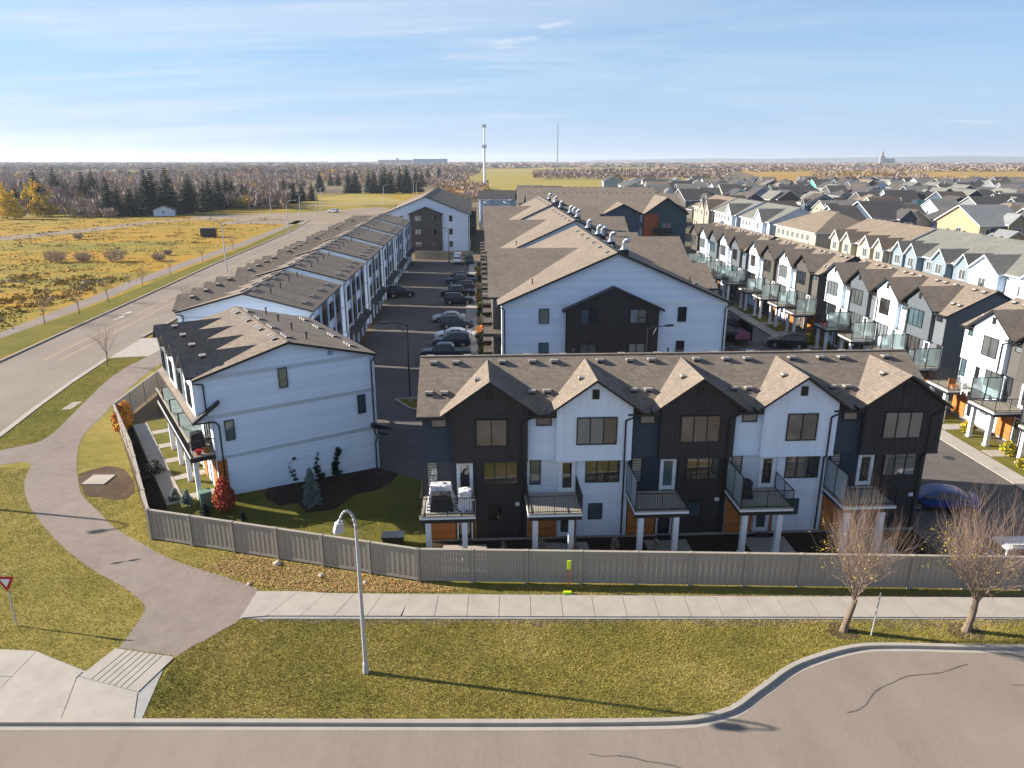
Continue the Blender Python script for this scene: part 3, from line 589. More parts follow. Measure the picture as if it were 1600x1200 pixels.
# ------------------------------------------------------------------ wide stacked blocks (white gable end with a dark projecting bay)
def stacked_block(label, loc, rz, Wd, L, group, eave=9.5, ridge=14.1, cross=(), bay=None, ducts=(), baycol=dark_bb, balc=True, vents=True, z0=0.0):
    root = thing('apartment_block', label, 'apartment block', loc, rz, group)
    hw = Wd / 2; s = (ridge - eave) / hw; ov = 0.4
    b = MB(white); b.prism([(0, 0.2 - z0), (Wd, 0.2 - z0), (Wd, eave - 0.2), (hw, ridge - 0.2), (0, eave - 0.2)], 0, L, 'y', white); part('wall', b, root)
    part('foundation', MB(conc_d).box(0.03, 0.03, -0.4 - z0, Wd - 0.03, L - 0.03, 0.21 - z0), root)
    b = MB(shing, black)
    b.slab([(hw, -ov, ridge), (hw, L + ov, ridge), (-ov, L + ov, eave - ov * s), (-ov, -ov, eave - ov * s)], 0.2, shing, black)
    b.slab([(hw, L + ov, ridge), (hw, -ov, ridge), (Wd + ov, -ov, eave - ov * s), (Wd + ov, L + ov, eave - ov * s)], 0.2, shing, black)
    roof = part('roof', b, root)
    b = MB(black); b.box(hw - 0.12, -ov, ridge - 0.04, hw + 0.12, L + ov, ridge + 0.05); part('ridge_cap', b, roof)
    if vents:
        th = math.atan(s)
        for j in range(int(L / 4.2)):
            for q in range(3):
                y = 1.6 + j * 4.2 + q * 0.55
                for sd in (-1, 1): low_vent(roof, hw + sd * 0.7, y, ridge - s * 0.7 + 0.03, 0, sd * th)
        vent_pipe(roof, hw * 0.28, 2.2, eave + s * hw * 0.28); roof_vent(roof, 1.2, L * 0.36, eave + 1.2 * s + 0.4, 0)
        roof_vent(roof, Wd - 2.0, 4.0, eave + 2.0 * s, 0); vent_pipe(roof, Wd - 3.2, 2.0, eave + 3.2 * s)
    for side, yc, half, zr, out in cross:
        sc = (zr - eave) / half; xin = (zr - eave) / s
        X = (lambda d: d if side < 0 else Wd - d)
        b = MB(shing, black)
        for sg in (-1, 1):
            P = [(X(-out), yc, zr), (X(xin), yc, zr), (X(0), yc + sg * half, eave), (X(-out), yc + sg * half, eave)]
            if (sg > 0) == (side < 0): P = P[::-1]
            b.slab([tuple(p) for p in P], 0.18, shing, black)
        part('cross_roof', b, root)
        wm = taupe_bb
        b = MB(wm); b.prism([(yc - half + 0.3, 0.2), (yc + half - 0.3, 0.2), (yc + half - 0.3, eave - 0.1), (yc, zr - 0.25), (yc - half + 0.3, eave - 0.1)], X(-out + 0.45), X(0.2), 'x', wm); part('gable_wall', b, root)
    b = MB(wtrim); b.box(0.06, -0.04, eave - 0.35, Wd - 0.06, 0, eave - 0.1, wtrim)
    for x in (0, Wd - 0.16): b.box(x, -0.045, 0.2, x + 0.16, 0.002, eave - 0.36, wtrim)
    part('trim_band', b, root)
    if bay:
        xa, xb, zp, ze = bay; xm = (xa + xb) / 2
        b = MB(baycol); b.prism([(xa, 0.2), (xb, 0.2), (xb, ze), (xm, zp - 0.15), (xa, ze)], -0.6, 0.01, 'y', baycol); battens(b, xa, xb, 0.3, lambda x: zp - 0.25 - (zp - ze) / ((xb - xa) / 2) * abs(x - xm), -0.6, baycol, 0.55); part('bay_wall', b, root)
        b = MB(black); k = (zp - ze) / (xm - xa)
        b.slab([(xm, -0.95, zp), (xa - 0.45, -0.95, ze - 0.45 * k), (xa - 0.45, 0, ze - 0.45 * k), (xm, 0, zp)][::-1], 0.2, black); b.slab([(xm, -0.95, zp), (xm, 0, zp), (xb + 0.45, 0, ze - 0.45 * k), (xb + 0.45, -0.95, ze - 0.45 * k)][::-1], 0.2, black); part('bay_roof', b, root)
        for z in (7.55, 4.3, 1.2):
            for x in (xa + 1.2, xb - 2.75): window(root, (x, -0.645, z), 0, 1.55, 1.35, 2, glass_a if z > 5 else glass_c)
            window(root, (xa - 2.6, -0.05, z - 0.05), 0, 0.95, 1.4, 1, glass_a); window(root, (xb + 1.9, -0.05, z), 0, 0.8, 1.4, 1, glass_d)
        for x in (xa - 0.05, xb + 0.05): part('downspout', MB(black).tube([(x, -0.75, ze - 0.15), (x, -0.12, ze - 0.5), (x, -0.12, 0.2)], 0.05, 6), root)
    for x in (-0.0, Wd): part('downspout', MB(black).tube([(x + (0.3 if x else -0.3), -0.12, eave - 0.35), (x + (-0.25 if x else 0.25), -0.14, eave - 0.7), (x + (-0.25 if x else 0.25), -0.14, 0.2)], 0.06, 6), root)
    if balc:
        for side in (-1, 1):
            y = 1.2
            while y < L - 3:
                for z in (3.2, 6.3):
                    x0, x1 = (-1.7, 0.0) if side < 0 else (Wd, Wd + 1.7)
                    bl = part('balcony', MB(deck_d, black).box(x0, y, z - 0.06, x1, y + 2.6, z, deck_d).box(x0 - 0.02, y - 0.02, z - 0.32, x1 + 0.02, y + 2.62, z - 0.065, black), root)
                    b = MB(black); xe = x0 if side < 0 else x1
                    b.box(xe - 0.02, y, z + 1.0, xe + 0.02, y + 2.6, z + 1.05)
                    for yy in (y, y + 2.56): b.box(x0, yy, z + 1.0, x1, yy + 0.04, z + 1.05)
                    for j in range(14): b.box(xe - 0.012, y + j * 0.2, z, xe + 0.012, y + j * 0.2 + 0.02, z + 1.0)
                    for j in range(9): b.box(x0 + j * 0.2, y, z, x0 + j * 0.2 + 0.02, y + 0.02, z + 1.0)
                    part('railing', b, bl)
                    window(root, ((-0.03 if side < 0 else Wd + 0.03), (y + 2.3 if side < 0 else y + 0.3), z + 0.1), side * math.pi / 2, 2.0, 2.1, 2, glass_d, fine=False)
                y += 4.9
    for (x, y, h) in ducts:
        z = ridge - abs(x - hw) * s
        d = part('roof_duct', MB(black, silver).box(x - 0.38, y - 0.38, z - 0.3, x + 0.38, y + 0.38, z + 0.4, black).cyl((x, y, z + 0.4), (x, y, z + 0.65), 0.38, 0.2, 12, silver).cyl((x, y, z + 0.65), (x, y, z + h), 0.2, 0.2, 12, silver), roof)
        pth = [(x + 0.3 * (1 - math.cos(t)), y, z + h + 0.3 * math.sin(t)) for t in np.linspace(0, 2.3, 7)]
        b = MB(silver).tube(pth, 0.2, 10, silver); o = part('duct_elbow', b, roof, smooth=True)
    return root

# ------------------------------------------------------------------ vehicles
CAR = dict(
 suv=[(-2.34, .78, .45, .90, .93, .74), (-2.28, .90, .30, 1.0, 1.06, .84), (-2.12, .93, .25, 1.02, 1.60, .66), (-1.85, .94, .22, 1.03, 1.71, .66), (-.6, .95, .22, 1.02, 1.75, .68), (.25, .95, .22, 1.0, 1.69, .67), (1.0, .94, .22, .98, 1.06, .80), (1.9, .92, .24, .92, .99, .78), (2.24, .86, .30, .80, .86, .70), (2.35, .74, .42, .66, .68, .64)],
 sedan=[(-2.36, .74, .42, .78, .80, .70), (-2.26, .87, .30, .90, .97, .78), (-1.75, .91, .22, .93, 1.03, .74), (-1.0, .92, .20, .93, 1.38, .60), (-.3, .92, .20, .92, 1.44, .62), (.35, .92, .20, .91, 1.38, .61), (1.15, .91, .20, .88, .96, .76), (1.9, .89, .22, .80, .86, .74), (2.25, .82, .28, .68, .73, .66), (2.36, .68, .40, .58, .60, .6)],
 pickup=[(-2.95, .86, .50, .98, 1.0, .84), (-2.9, .95, .42, 1.06, 1.09, .90), (-1.0, .97, .36, 1.06, 1.09, .90), (-.98, .97, .36, 1.08, 1.55, .72), (-.72, .97, .36, 1.08, 1.86, .70), (.55, .97, .36, 1.07, 1.88, .70), (.95, .97, .36, 1.06, 1.78, .69), (1.55, .96, .36, 1.05, 1.16, .82), (2.55, .95, .38, 1.02, 1.10, .80), (2.85, .90, .42, .95, .98, .78), (2.95, .80, .5, .8, .82, .74)],
 van=[(-2.55, .84, .45, .98, 1.0, .80), (-2.5, .95, .32, 1.05, 1.9, .78), (-2.3, .97, .28, 1.06, 2.05, .80), (.5, .97, .28, 1.06, 2.08, .80), (1.1, .97, .28, 1.05, 1.95, .78), (1.85, .95, .28, 1.02, 1.18, .82), (2.45, .88, .34, .90, .96, .74), (2.56, .76, .45, .7, .72, .66)])
_CP = {}
def car(name, label, cat, kind, paint, loc, rz, group):
    root = thing(name, label, cat, loc, rz, group); pm = PAINT[paint]
    st = CAR[kind]; key = (kind, paint)
    if key not in _CP:
        b = MB(pm, black)
        ring = lambda t: [(t[0], t[1], t[2]), (t[0], t[1] * 1.0, (t[2] + t[3]) / 2), (t[0], t[1] * .97, t[3]), (t[0], t[5], t[4]), (t[0], t[5] * .55, t[4] + .03), (t[0], -t[5] * .55, t[4] + .03), (t[0], -t[5], t[4]), (t[0], -t[1] * .97, t[3]), (t[0], -t[1], (t[2] + t[3]) / 2), (t[0], -t[1], t[2])]
        n = 10
        for t in st: b.v += ring(t)
        for i in range(len(st) - 1):
            for j in range(n):
                k = (j + 1) % n; b.f.append((i * n + j, i * n + k, (i + 1) * n + k, (i + 1) * n + j)); b.m.append(1 if j == n - 1 else 0)
        b.f.append(tuple(range(n - 1, -1, -1))); b.f.append(tuple(range((len(st) - 1) * n, len(st) * n))); b.m += [0, 0]
        x0 = st[1][0]; xe = st[-2][0]
        b.box(x0 + .1, -.955, .2, xe - .1, .955, .42, black)
        b.box(st[0][0] - .03, -.7, .42, st[0][0] + .1, .7, .62, black); b.box(st[-1][0] - .12, -.6, .42, st[-1][0] + .03, .6, .62, black)
        if kind == 'pickup': b.box(-2.8, -.78, 1.085, -1.08, .78, 1.125, black)
        if kind == 'suv':
            for s in (-1, 1): b.box(-1.8, s * .58 - .02, 1.76, .2, s * .58 + .02, 1.82, black)
        g = MB(carglass)
        lerp = lambda a, c, q: tuple(a[i] + (c[i] - a[i]) * q for i in range(3))
        for i in range(len(st) - 1):
            A, B = st[i], st[i + 1]; ha, hb = A[4] - A[3], B[4] - B[3]
            if ha > .25 and hb > .25:
                for s in (-1, 1):
                    la, ua = (A[0] + .04, s * (A[1] * .97 + .012), A[3]), (A[0] + .04, s * (A[5] + .012), A[4]); lb, ub = (B[0] - .04, s * (B[1] * .97 + .012), B[3]), (B[0] - .04, s * (B[5] + .012), B[4])
                    g.poly([lerp(la, ua, .08), lerp(lb, ub, .08), lerp(lb, ub, .86), lerp(la, ua, .86)])
            elif abs(ha - hb) > .25:
                hi, lo = (A, B) if ha > hb else (B, A); d = .02 * (1 if lo[0] > hi[0] else -1)
                g.poly([(hi[0] + d, hi[5] * .93, hi[4] - .03), (lo[0] + d, lo[5] * .9, lo[4] + .035), (lo[0] + d, -lo[5] * .9, lo[4] + .035), (hi[0] + d, -hi[5] * .93, hi[4] - .03)])
                for s in (-1, 1):
                    g.poly([(hi[0] + d * 2, s * (hi[1] * .97 + .012), hi[3] + .03), (hi[0] + (lo[0] - hi[0]) * .75, s * (lo[1] * .96 + .012), lo[3] + .03), (hi[0] + d * 2, s * (hi[5] + .03), hi[4] - .12)])
        rear, front = st[0][0], st[-1][0]; zs = st[1][3]
        tl = MB(redlamp).box(rear - .02, .52, zs - .32, rear + .12, .80, zs - .08); hl = MB(clearlamp).box(front - .22, .46, st[-1][2] + .18, front - .02, .76, st[-1][2] + .34)
        ra = .37 if kind != 'sedan' else .33; ra = .41 if kind == 'pickup' else ra
        ty = MB(rubber).cyl((0, -.12, 0), (0, .12, 0), ra, n=18); rm = MB(rimm).cyl((0, -.14, 0), (0, .14, 0), ra * .62, n=10)
        ar = MB(black).cyl((0, -.05, 0), (0, .05, 0), ra + .07, n=18)
        _CP[key] = (b.mesh('car_body'), g.mesh('car_window'), tl.mesh('tail_light'), hl.mesh('headlight'), ty.mesh('wheel'), rm.mesh('rim'), ra, ar.mesh('arch'))
    body, gl, tl, hl, ty, rm, ra, ar = _CP[key]
    link('body', body, root); link('car_window', gl, root)
    for s in (1, -1):
        o = link('tail_light', tl, root); o.scale = (1, s, 1); o = link('headlight', hl, root); o.scale = (1, s, 1)
        for x in (-1.4, 1.42) if kind != 'pickup' else (-1.75, 1.85):
            link('wheel_arch', ar, root, (x, s * .925, ra + .02)); wq = link('wheel', ty, root, (x, s * .88, ra)); link('rim', rm, wq)
        link('mirror', _CP.setdefault('mir', MB(black).box(-.08, 0, -.06, .08, .2, .1).mesh('mirror')), root, (st[-4][0] - .1, s * .9 - (0.2 if s < 0 else 0), st[-4][3] + .08))
    return root

# ------------------------------------------------------------------ plants
def leaves(name, blobs, n, size, mats, weights=None, rng=None, flat=0.0):
    """leaf-sized faces spread through lumpy blobs (cx,cy,cz,rx,ry,rz)"""
    rng = rng or RNG; vol = np.array([b[3] * b[4] * b[5] for b in blobs]) ** 0.8; pick = rng.choice(len(blobs), n, p=vol / vol.sum()); B = np.array(blobs)[pick]
    d = rng.normal(size=(n, 3)); d /= np.linalg.norm(d, axis=1)[:, None]; r = rng.random(n) ** 0.4
    P = B[:, :3] + d * r[:, None] * B[:, 3:6]
    a = rng.normal(size=(n, 3)); a[:, 2] *= (1 - flat); a /= np.linalg.norm(a, axis=1)[:, None]; c = np.cross(a, rng.normal(size=(n, 3))); c /= np.linalg.norm(c, axis=1)[:, None]
    s = size * (0.6 + 0.8 * rng.random(n))[:, None]
    V = np.stack([P - a * s, P + c * s * .55, P + a * s, P - c * s * .55], 1).reshape(-1, 3)
    F = np.arange(n * 4).reshape(-1, 4)
    mi = rng.choice(len(mats), n, p=weights) if len(mats) > 1 else None
    return mesh_from(name, V, F.tolist(), mats, mi, uv=False)
def twig_cloud(name, n, h, r, mats, rng, base=0.25, wdt=0.09, weights=None, up=0.75):
    """bare crown: thin tapering twigs fanning upwards"""
    z0 = base * h + rng.random(n) * (0.55 * h); ang = rng.random(n) * 2 * math.pi; rr = rng.random(n) ** .6 * r * (0.35 + 0.65 * np.sin(np.clip((z0 / h - base) / (0.8) * math.pi * .9 + .25, 0, math.pi)))
    P = np.stack([np.cos(ang) * rr * .75, np.sin(ang) * rr * .75, z0], 1)
    D = np.stack([np.cos(ang) * (1 - up) * 1.5, np.sin(ang) * (1 - up) * 1.5, np.full(n, up)], 1) + rng.normal(size=(n, 3)) * .28
    D /= np.linalg.norm(D, axis=1)[:, None]; ln = h * (0.16 + 0.2 * rng.random(n)); T = P + D * ln[:, None]
    S = np.cross(D, rng.normal(size=(n, 3))); S /= np.linalg.norm(S, axis=1)[:, None]
    V = np.stack([P - S * wdt, P + S * wdt, T], 1)
    return V
def spruce_mesh(name, h, r, seed, mat, dens=1.0):
    rng = np.random.default_rng(seed); V = []; k = int(17 * dens)
    for i in range(k):
        t = i / k; z = h * (0.06 + 0.92 * t ** 0.92); R0 = r * (1 - t) ** 0.85 * (0.82 + .36 * rng.random()) + .12
        nb = max(5, int(12 * (1 - t * .5))); off = rng.random() * 6.28
        for j in range(nb):
            a = off + 6.283 * j / nb + rng.normal() * .18; Rb = R0 * (0.7 + .45 * rng.random()); ca, sa = math.cos(a), math.sin(a)
            for q in range(4):
                f0 = q / 4 * .85; f1 = f0 + .42; w0 = Rb * .20 * (1.1 - f0 * .6) + .08; dr = -0.28 * Rb
                p0 = np.array([ca * Rb * f0, sa * Rb * f0, z + dr * f0 ** 1.3]); p1 = np.array([ca * Rb * f1, sa * Rb * f1, z + dr * f1 ** 1.3 + .06 * Rb * (q == 3)])
                m = (p0 + p1) / 2 + np.array([0, 0, -.10 * Rb - .05]); sd = np.array([-sa, ca, rng.normal() * .3]) * w0
                V += [p0, m + sd, p1, m - sd]
    V = np.array(V); F = np.arange(len(V)).reshape(-1, 4).tolist()
    V += rng.normal(size=V.shape) * .03 * r
    return mesh_from(name, V, F, [mat], None, uv=False)
def bare_tree(b, p, d, ln, r, depth, rng, spread=0.5, mat=0, tips=None):
    p = Vector(p); d = Vector(d).normalized(); segs = 4 if depth > 1 else 2
    for i in range(segs):
        q = p + d * (ln / segs); r2 = r * (0.86 if depth > 0 else 0.6)
        b.cyl(p, q, r, r2, 6 if depth > 3 else (4 if depth > 1 else 3), mat, caps=False); p = q; r = r2
        d = (d + Vector(rng.normal(size=3)) * .16 + Vector((0, 0, .05))).normalized()
        if depth > 0 and (i > 0 or depth < 4):
            for _ in range((2 if rng.random() < .55 else 1) if depth > 1 else 1 + (rng.random() < .5)):
                a = d.orthogonal().normalized(); a.rotate(Matrix.Rotation(rng.random() * 6.283, 3, d))
                nd = (d * (1 - spread * .5) + a * spread * (0.6 + .6 * rng.random()) + Vector((0, 0, .18))).normalized()
                bare_tree(b, p, nd, ln * (0.62 + .25 * rng.random()), r * .62, depth - 1, rng, spread, mat, tips)
    if tips is not None and depth == 0: tips.append(tuple(p))

# ------------------------------------------------------------------ ground
def sheet(name, pts, z, m, kind='structure'):
    return struct(name, MB(m).poly([(x, y, z) for x, y in pts], m), kind)
sheet('ground', [(-20000, -400), (20000, -400), (20000, 30000), (-20000, 30000)], -0.06, country)
sheet('suburb_ground', [(20, 60), (70, 45), (500, 640), (20, 640)], -0.05, suburb)
sheet('pasture', [(-45, 470), (60, 400), (330, 640), (260, 1500), (600, 2600), (-110, 2400)], -0.045, pasture)
sheet('hay_field', [(245, 640), (660, 630), (1300, 1500), (1500, 2200), (560, 1900)], -0.04, hay)
sheet('far_field', [(-900, 1100), (-640, 1080), (-560, 1500), (-800, 1600)], -0.045, pasture)
sheet('left_field', [(-330, 470), (-255, 430), (-215, 520), (-300, 640)], -0.045, pasture)
sheet('meadow', [(-420, 60), (-46, 10), (-44, 56), (-48, 100), (-60, 300), (-55, 560), (-280, 420)], -0.04, meadow)
sheet('field_strip', [(-120, 395), (-78, 375), (-60, 420), (-110, 560)], -0.036, pasture)
sheet('lawn', [(-46, 4), (46, 4), (46, 36), (36, 36), (24, 34.2), (-5, 34.8), (-21.9, 39.4), (-34.5, 59.4), (-41, 84), (-43.2, 85), (-45, 60)], -0.034, lawn)
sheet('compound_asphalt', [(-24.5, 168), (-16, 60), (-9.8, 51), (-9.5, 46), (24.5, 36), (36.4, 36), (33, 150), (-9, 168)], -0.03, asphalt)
C33, S33 = math.cos(R(33)), math.sin(R(33))
def BL(x, y, z=None):
    p = (-9.95 + x * C33 - y * S33, 49.24 + x * S33 + y * C33); return p if z is None else (*p, z)
def yard_pt(s_, t):
    F_ = (-21.9 + 16.82 * s_, 39.3 - 4.63 * s_)
    if s_ < .72: q = s_ / .72; Wp = (-19.15 + 9.2 * q, 43.35 + 5.89 * q); zt = .85 - .52 * q
    else: q = (s_ - .72) / .28; Wp = (-9.95 + 4.8 * q, 49.24 - 2.4 * q); zt = .33 * (1 - q) - .0 * q
    return (F_[0] + (Wp[0] - F_[0]) * t, F_[1] + (Wp[1] - F_[1]) * t, -.026 + (zt + .026) * (3 * t * t - 2 * t ** 3))
_yg = np.array([yard_pt(i / 60, j / 30) for i in range(61) for j in range(31)])
def yard_z(x, y): k = np.argmin((_yg[:, 0] - x) ** 2 + (_yg[:, 1] - y) ** 2); return float(_yg[k, 2])
b = MB(lawn_y)
for i in range(24):
    for j in range(10): b.poly([yard_pt(i / 24, j / 10), yard_pt((i + 1) / 24, j / 10), yard_pt((i + 1) / 24, (j + 1) / 10), yard_pt(i / 24, (j + 1) / 10)])
b.poly([(-21.9, 39.3, -.026), (-19.15, 43.35, .85), BL(-14.2, -.3, .85)])
b.poly([BL(-14.2, -.3, .85), (-19.15, 43.35, .85), BL(-10.9, 0, .85), BL(-10.9, 18.6, .85), BL(-14.2, 18.6, .85)])
struct('yard_lawn', b)
b = MB(mulch); fo = [(-21.9, 39.3), (-25.2, 44.8), (-28.47, 50.21), (-31.4, 54.7), (-34.2, 59.0)]; fi = [BL(-14.25, -.3 + 4.72 * k) for k in range(5)]
for k in range(4): b.poly([(*fo[k], -.02), (*fo[k + 1], -.02), (*fi[k + 1], .852), (*fi[k], .852)])
struct('side_bed', b)
b = MB(mulch); bs = lambda q: 1 - .46 * max(0.0, math.sin(math.pi * q)) ** .55 * (1 + .10 * math.sin(q * 14) + .05 * math.sin(q * 31))
for k in range(36):
    a0, a1 = .20 + k * .0172, .20 + (k + 1) * .0172; tt = lambda a, t: tuple(np.array(yard_pt(a, t)) + np.array([0, 0, .014]))
    e0, e1 = bs(k / 36), bs((k + 1) / 36)
    for q in range(4): b.poly([tt(a0, e0 + (1.0 - e0) * q / 4), tt(a1, e1 + (1.0 - e1) * q / 4), tt(a1, e1 + (1.0 - e1) * (q + 1) / 4), tt(a0, e0 + (1.0 - e0) * (q + 1) / 4)])
struct('mulch_bed', b)
sheet('planting_bed', [(-5.0, 34.75), (24.2, 34.0), (34, 33.8), (34, 36.5), (25.2, 36.4), (25.0, 40.4), (-5.1, 39)], -0.02, mulch)
sheet('dirt_patch', [(-31.9, 48.9), (-31.4, 49.6), (-30.6, 50.3), (-29.9, 50.2), (-29.0, 49.8), (-28.0, 48.6), (-27.2, 47.6), (-26.2, 45.8), (-26.3, 44.9), (-27.0, 44.6), (-28.2, 45.0), (-29.3, 45.2), (-30.1, 46.3), (-31.2, 47.6)], -0.02, dirt)
# far road with the roundabout
Lc = [(-52, 20), (-55.2, 50), (-58.7, 80), (-60.6, 100), (-63.3, 130), (-66.2, 160), (-68.6, 196), (-72, 240), (-78, 285)]
Rc = [(-42.9, 56.7), (-44.6, 64.3), (-45.9, 71.8), (-47.2, 81), (-48.2, 96), (-49.9, 120), (-52.6, 155), (-55.5, 196), (-59, 240), (-64, 285)]
sheet('road', Lc + Rc[::-1] + [(-40.5, 47), (-41, 20)], -0.03, asph_r)
sheet('roundabout_road', [(-108, 268), (-60, 268), (-52, 300), (-50, 340), (-66, 368), (-80, 350), (-92, 330), (-132, 312), (-132, 300), (-108, 292)], -0.026, dirt_road)
sheet('gravel_track', [(-160, 214), (-146, 246), (-138, 280), (-124, 298), (-104, 300), (-104, 294), (-120, 290), (-132, 276), (-136, 244), (-146, 212)], -0.03, dirt_road)
sheet('gravel_road', [(-140, 372), (-100, 385), (-60, 420), (-58, 412), (-98, 376), (-138, 362)], -0.03, dirt_road)
sheet('roadside_grass', [(-66.2, 88), (-59.3, 79), (-61.2, 100), (-64, 130), (-67, 160), (-69.2, 196), (-72.8, 240), (-78.6, 285), (-80, 285), (-76, 240), (-71.6, 196), (-69.8, 160), (-67.6, 130), (-66.2, 105)], -0.03, lawn_g)
sheet('far_trail', [(-65.4, 80), (-66.3, 90), (-66.6, 105), (-67.8, 120), (-69.6, 135), (-71.2, 165), (-73.0, 205), (-76.5, 245), (-80, 285), (-83, 285), (-79.6, 245), (-76.6, 205), (-74.7, 165), (-73, 137), (-70.8, 118), (-69.6, 105), (-68.6, 94), (-68, 80)], -0.026, asph_t)
def kerb(name, pts, wdt=0.16, h=0.13, m=concrete):
    b = MB(m)
    for p, q in zip(pts, pts[1:]):
        p = Vector((*p, 0)); q = Vector((*q, 0)); n = (q - p).normalized(); s = Vector((-n.y, n.x, 0)) * wdt / 2; e = n * 0.0
        P = [p - s - e, q - s + e, q + s + e, p + s - e]
        b.slab([(v.x, v.y, h) for v in P], h + 0.05, m)
    return struct(name, b)
kerb('kerb', Lc[1:], 0.22); 
# approach trail, grass island and kerb on the left
TL = [(-18.61, 28.99), (-18.66, 30.31), (-18.81, 31.89), (-19.32, 32.73), (-21.15, 34.22), (-23.6, 35.82), (-26.28, 37.92), (-28.83, 40.24), (-31.37, 42.81), (-33.4, 45.17), (-35.16, 47.78), (-36.81, 51.02), (-38.78, 50.53), (-41.3, 49.6)]
TB = [(-41.6, 52.6), (-40.75, 53.45), (-39.75, 54.26), (-38.81, 55.24), (-38.82, 56.98), (-39.41, 59.79), (-40.7, 65.06), (-42.38, 72.14), (-43.04, 78.04), (-42.89, 82.2), (-43.0, 96)]
TR = [(-15.57, 28.4), (-15.2, 29.1), (-14.76, 29.56), (-14.17, 30.46), (-13.67, 31.24), (-13.6, 33.61), (-14.22, 34.22), (-15.74, 35.04), (-18.16, 36.16), (-20.09, 37.2), (-22.68, 39.05), (-24.87, 40.65), (-27.05, 42.81), (-29.44, 45.17), (-31.28, 47.78), (-33.38, 51.27), (-35.4, 55.24), (-36.44, 58.51), (-36.93, 61.45), (-37.77, 64.68), (-39.16, 72.37), (-40.0, 79.93), (-40.4, 96)]
def smooth_line(P, k=3):
    out = []
    for i in range(len(P) - 1):
        p0 = P[max(0, i - 1)]; p1 = P[i]; p2 = P[i + 1]; p3 = P[min(len(P) - 1, i + 2)]
        for j in range(k):
            t = j / k
            out.append(tuple(0.5 * (2 * p1[c] + (p2[c] - p0[c]) * t + (2 * p0[c] - 5 * p1[c] + 4 * p2[c] - p3[c]) * t * t + (3 * p1[c] - p0[c] - 3 * p2[c] + p3[c]) * t ** 3) for c in (0, 1)))
    return out + [P[-1]]
TLs, TBs, TRs = smooth_line(TL), smooth_line(TB), smooth_line(TR)
sheet('asphalt_trail', TLs + TBs + TRs[::-1], -0.022, asph_t)
sheet('grass_island', TBs[2:-3] + [(-46.94, 81.33), (-47.0, 80.49), (-45.79, 71.68), (-44.49, 64.31), (-42.94, 56.68), (-42.2, 53.6)], -0.026, lawn_g)
sheet('driveway_pad', [(-42.9, 82.4), (-47.1, 81.6), (-48.0, 91.5), (-42.9, 91.5)], -0.018, concrete)
kerb('kerb', [(-41.9, 50.5), (-42.94, 56.68), (-44.49, 64.31), (-45.79, 71.68), (-47.1, 81.2)], 0.5, 0.03); kerb('kerb', [(-48.1, 91.6), (-49.9, 120), (-52.6, 155), (-55.5, 196), (-59, 240)], 0.25)
# lines on the far road
for off in (0.40, 0.56):
    pts = [(l[0] + (r_[0] - l[0]) * off, l[1] + (r_[1] - l[1]) * off) for l, r_ in zip(Lc[2:], [(-47.2, 81), (-48.4, 100), (-50.6, 130), (-53, 160), (-55.5, 196), (-59, 240), (-64, 285)])]
    b = MB(paintyel)
    for p, q in zip(pts, pts[1:]): b.poly([(p[0] - .07, p[1], -.024), (p[0] + .07, p[1], -.024), (q[0] + .07, q[1], -.024), (q[0] - .07, q[1], -.024)])
    struct('centre_line', b)
b = MB(paintline)
for (x, y) in ((-57.6, 104), (-58.2, 107.4)):
    b.poly([(x - .08, y - 1.4, -.022), (x + .08, y - 1.4, -.022), (x + .08, y + .6, -.022), (x - .08, y + .6, -.022)]); b.poly([(x - .35, y + .6, -.022), (x + .35, y + .6, -.022), (x, y + 1.6, -.022)])
struct('road_arrow', b)
# bottom sidewalk made of slabs
sw = struct('sidewalk', MB(conc_d).poly([(-13.7, 31.25, 0.004), (36, 31.2, 0.004), (36, 32.9, 0.004), (-13.6, 33.55, 0.004)]))
yb = lambda x: 31.24 + 0.2 * min(1, max(0, (x + 13.7) / 1.6)) - 0.004 * (x + 12); yt = lambda x: 33.6 - 0.3 * min(1, max(0, (x + 12) / 3)) - 0.008 * max(0, x + 9)
x = -13.62; skew = -0.02; j = 0
while x < 35.5:
    L_ = 1.62; k = 0.42 if x < -5.6 else (0.12 if x < -3 else 0.0)
    k0 = k * max(0, (-3 - x) / 10) * 2; x1 = x + L_; k1 = k * max(0, (-3 - x1) / 10) * 2; g = 0.013; dz = 0.06 + random.uniform(-.004, .004)
    if j == 0: k0 = 0
    P = [(x + g - k0 * .5, yb(x), dz), (x1 - g - k1 * .5, yb(x1), dz), (x1 - g + k1 * .8, yt(x1), dz), (x + g + k0 * .8, yt(x), dz)]
    part('slab', MB(concrete).slab(P, 0.1, concrete), sw); x = x1; j += 1
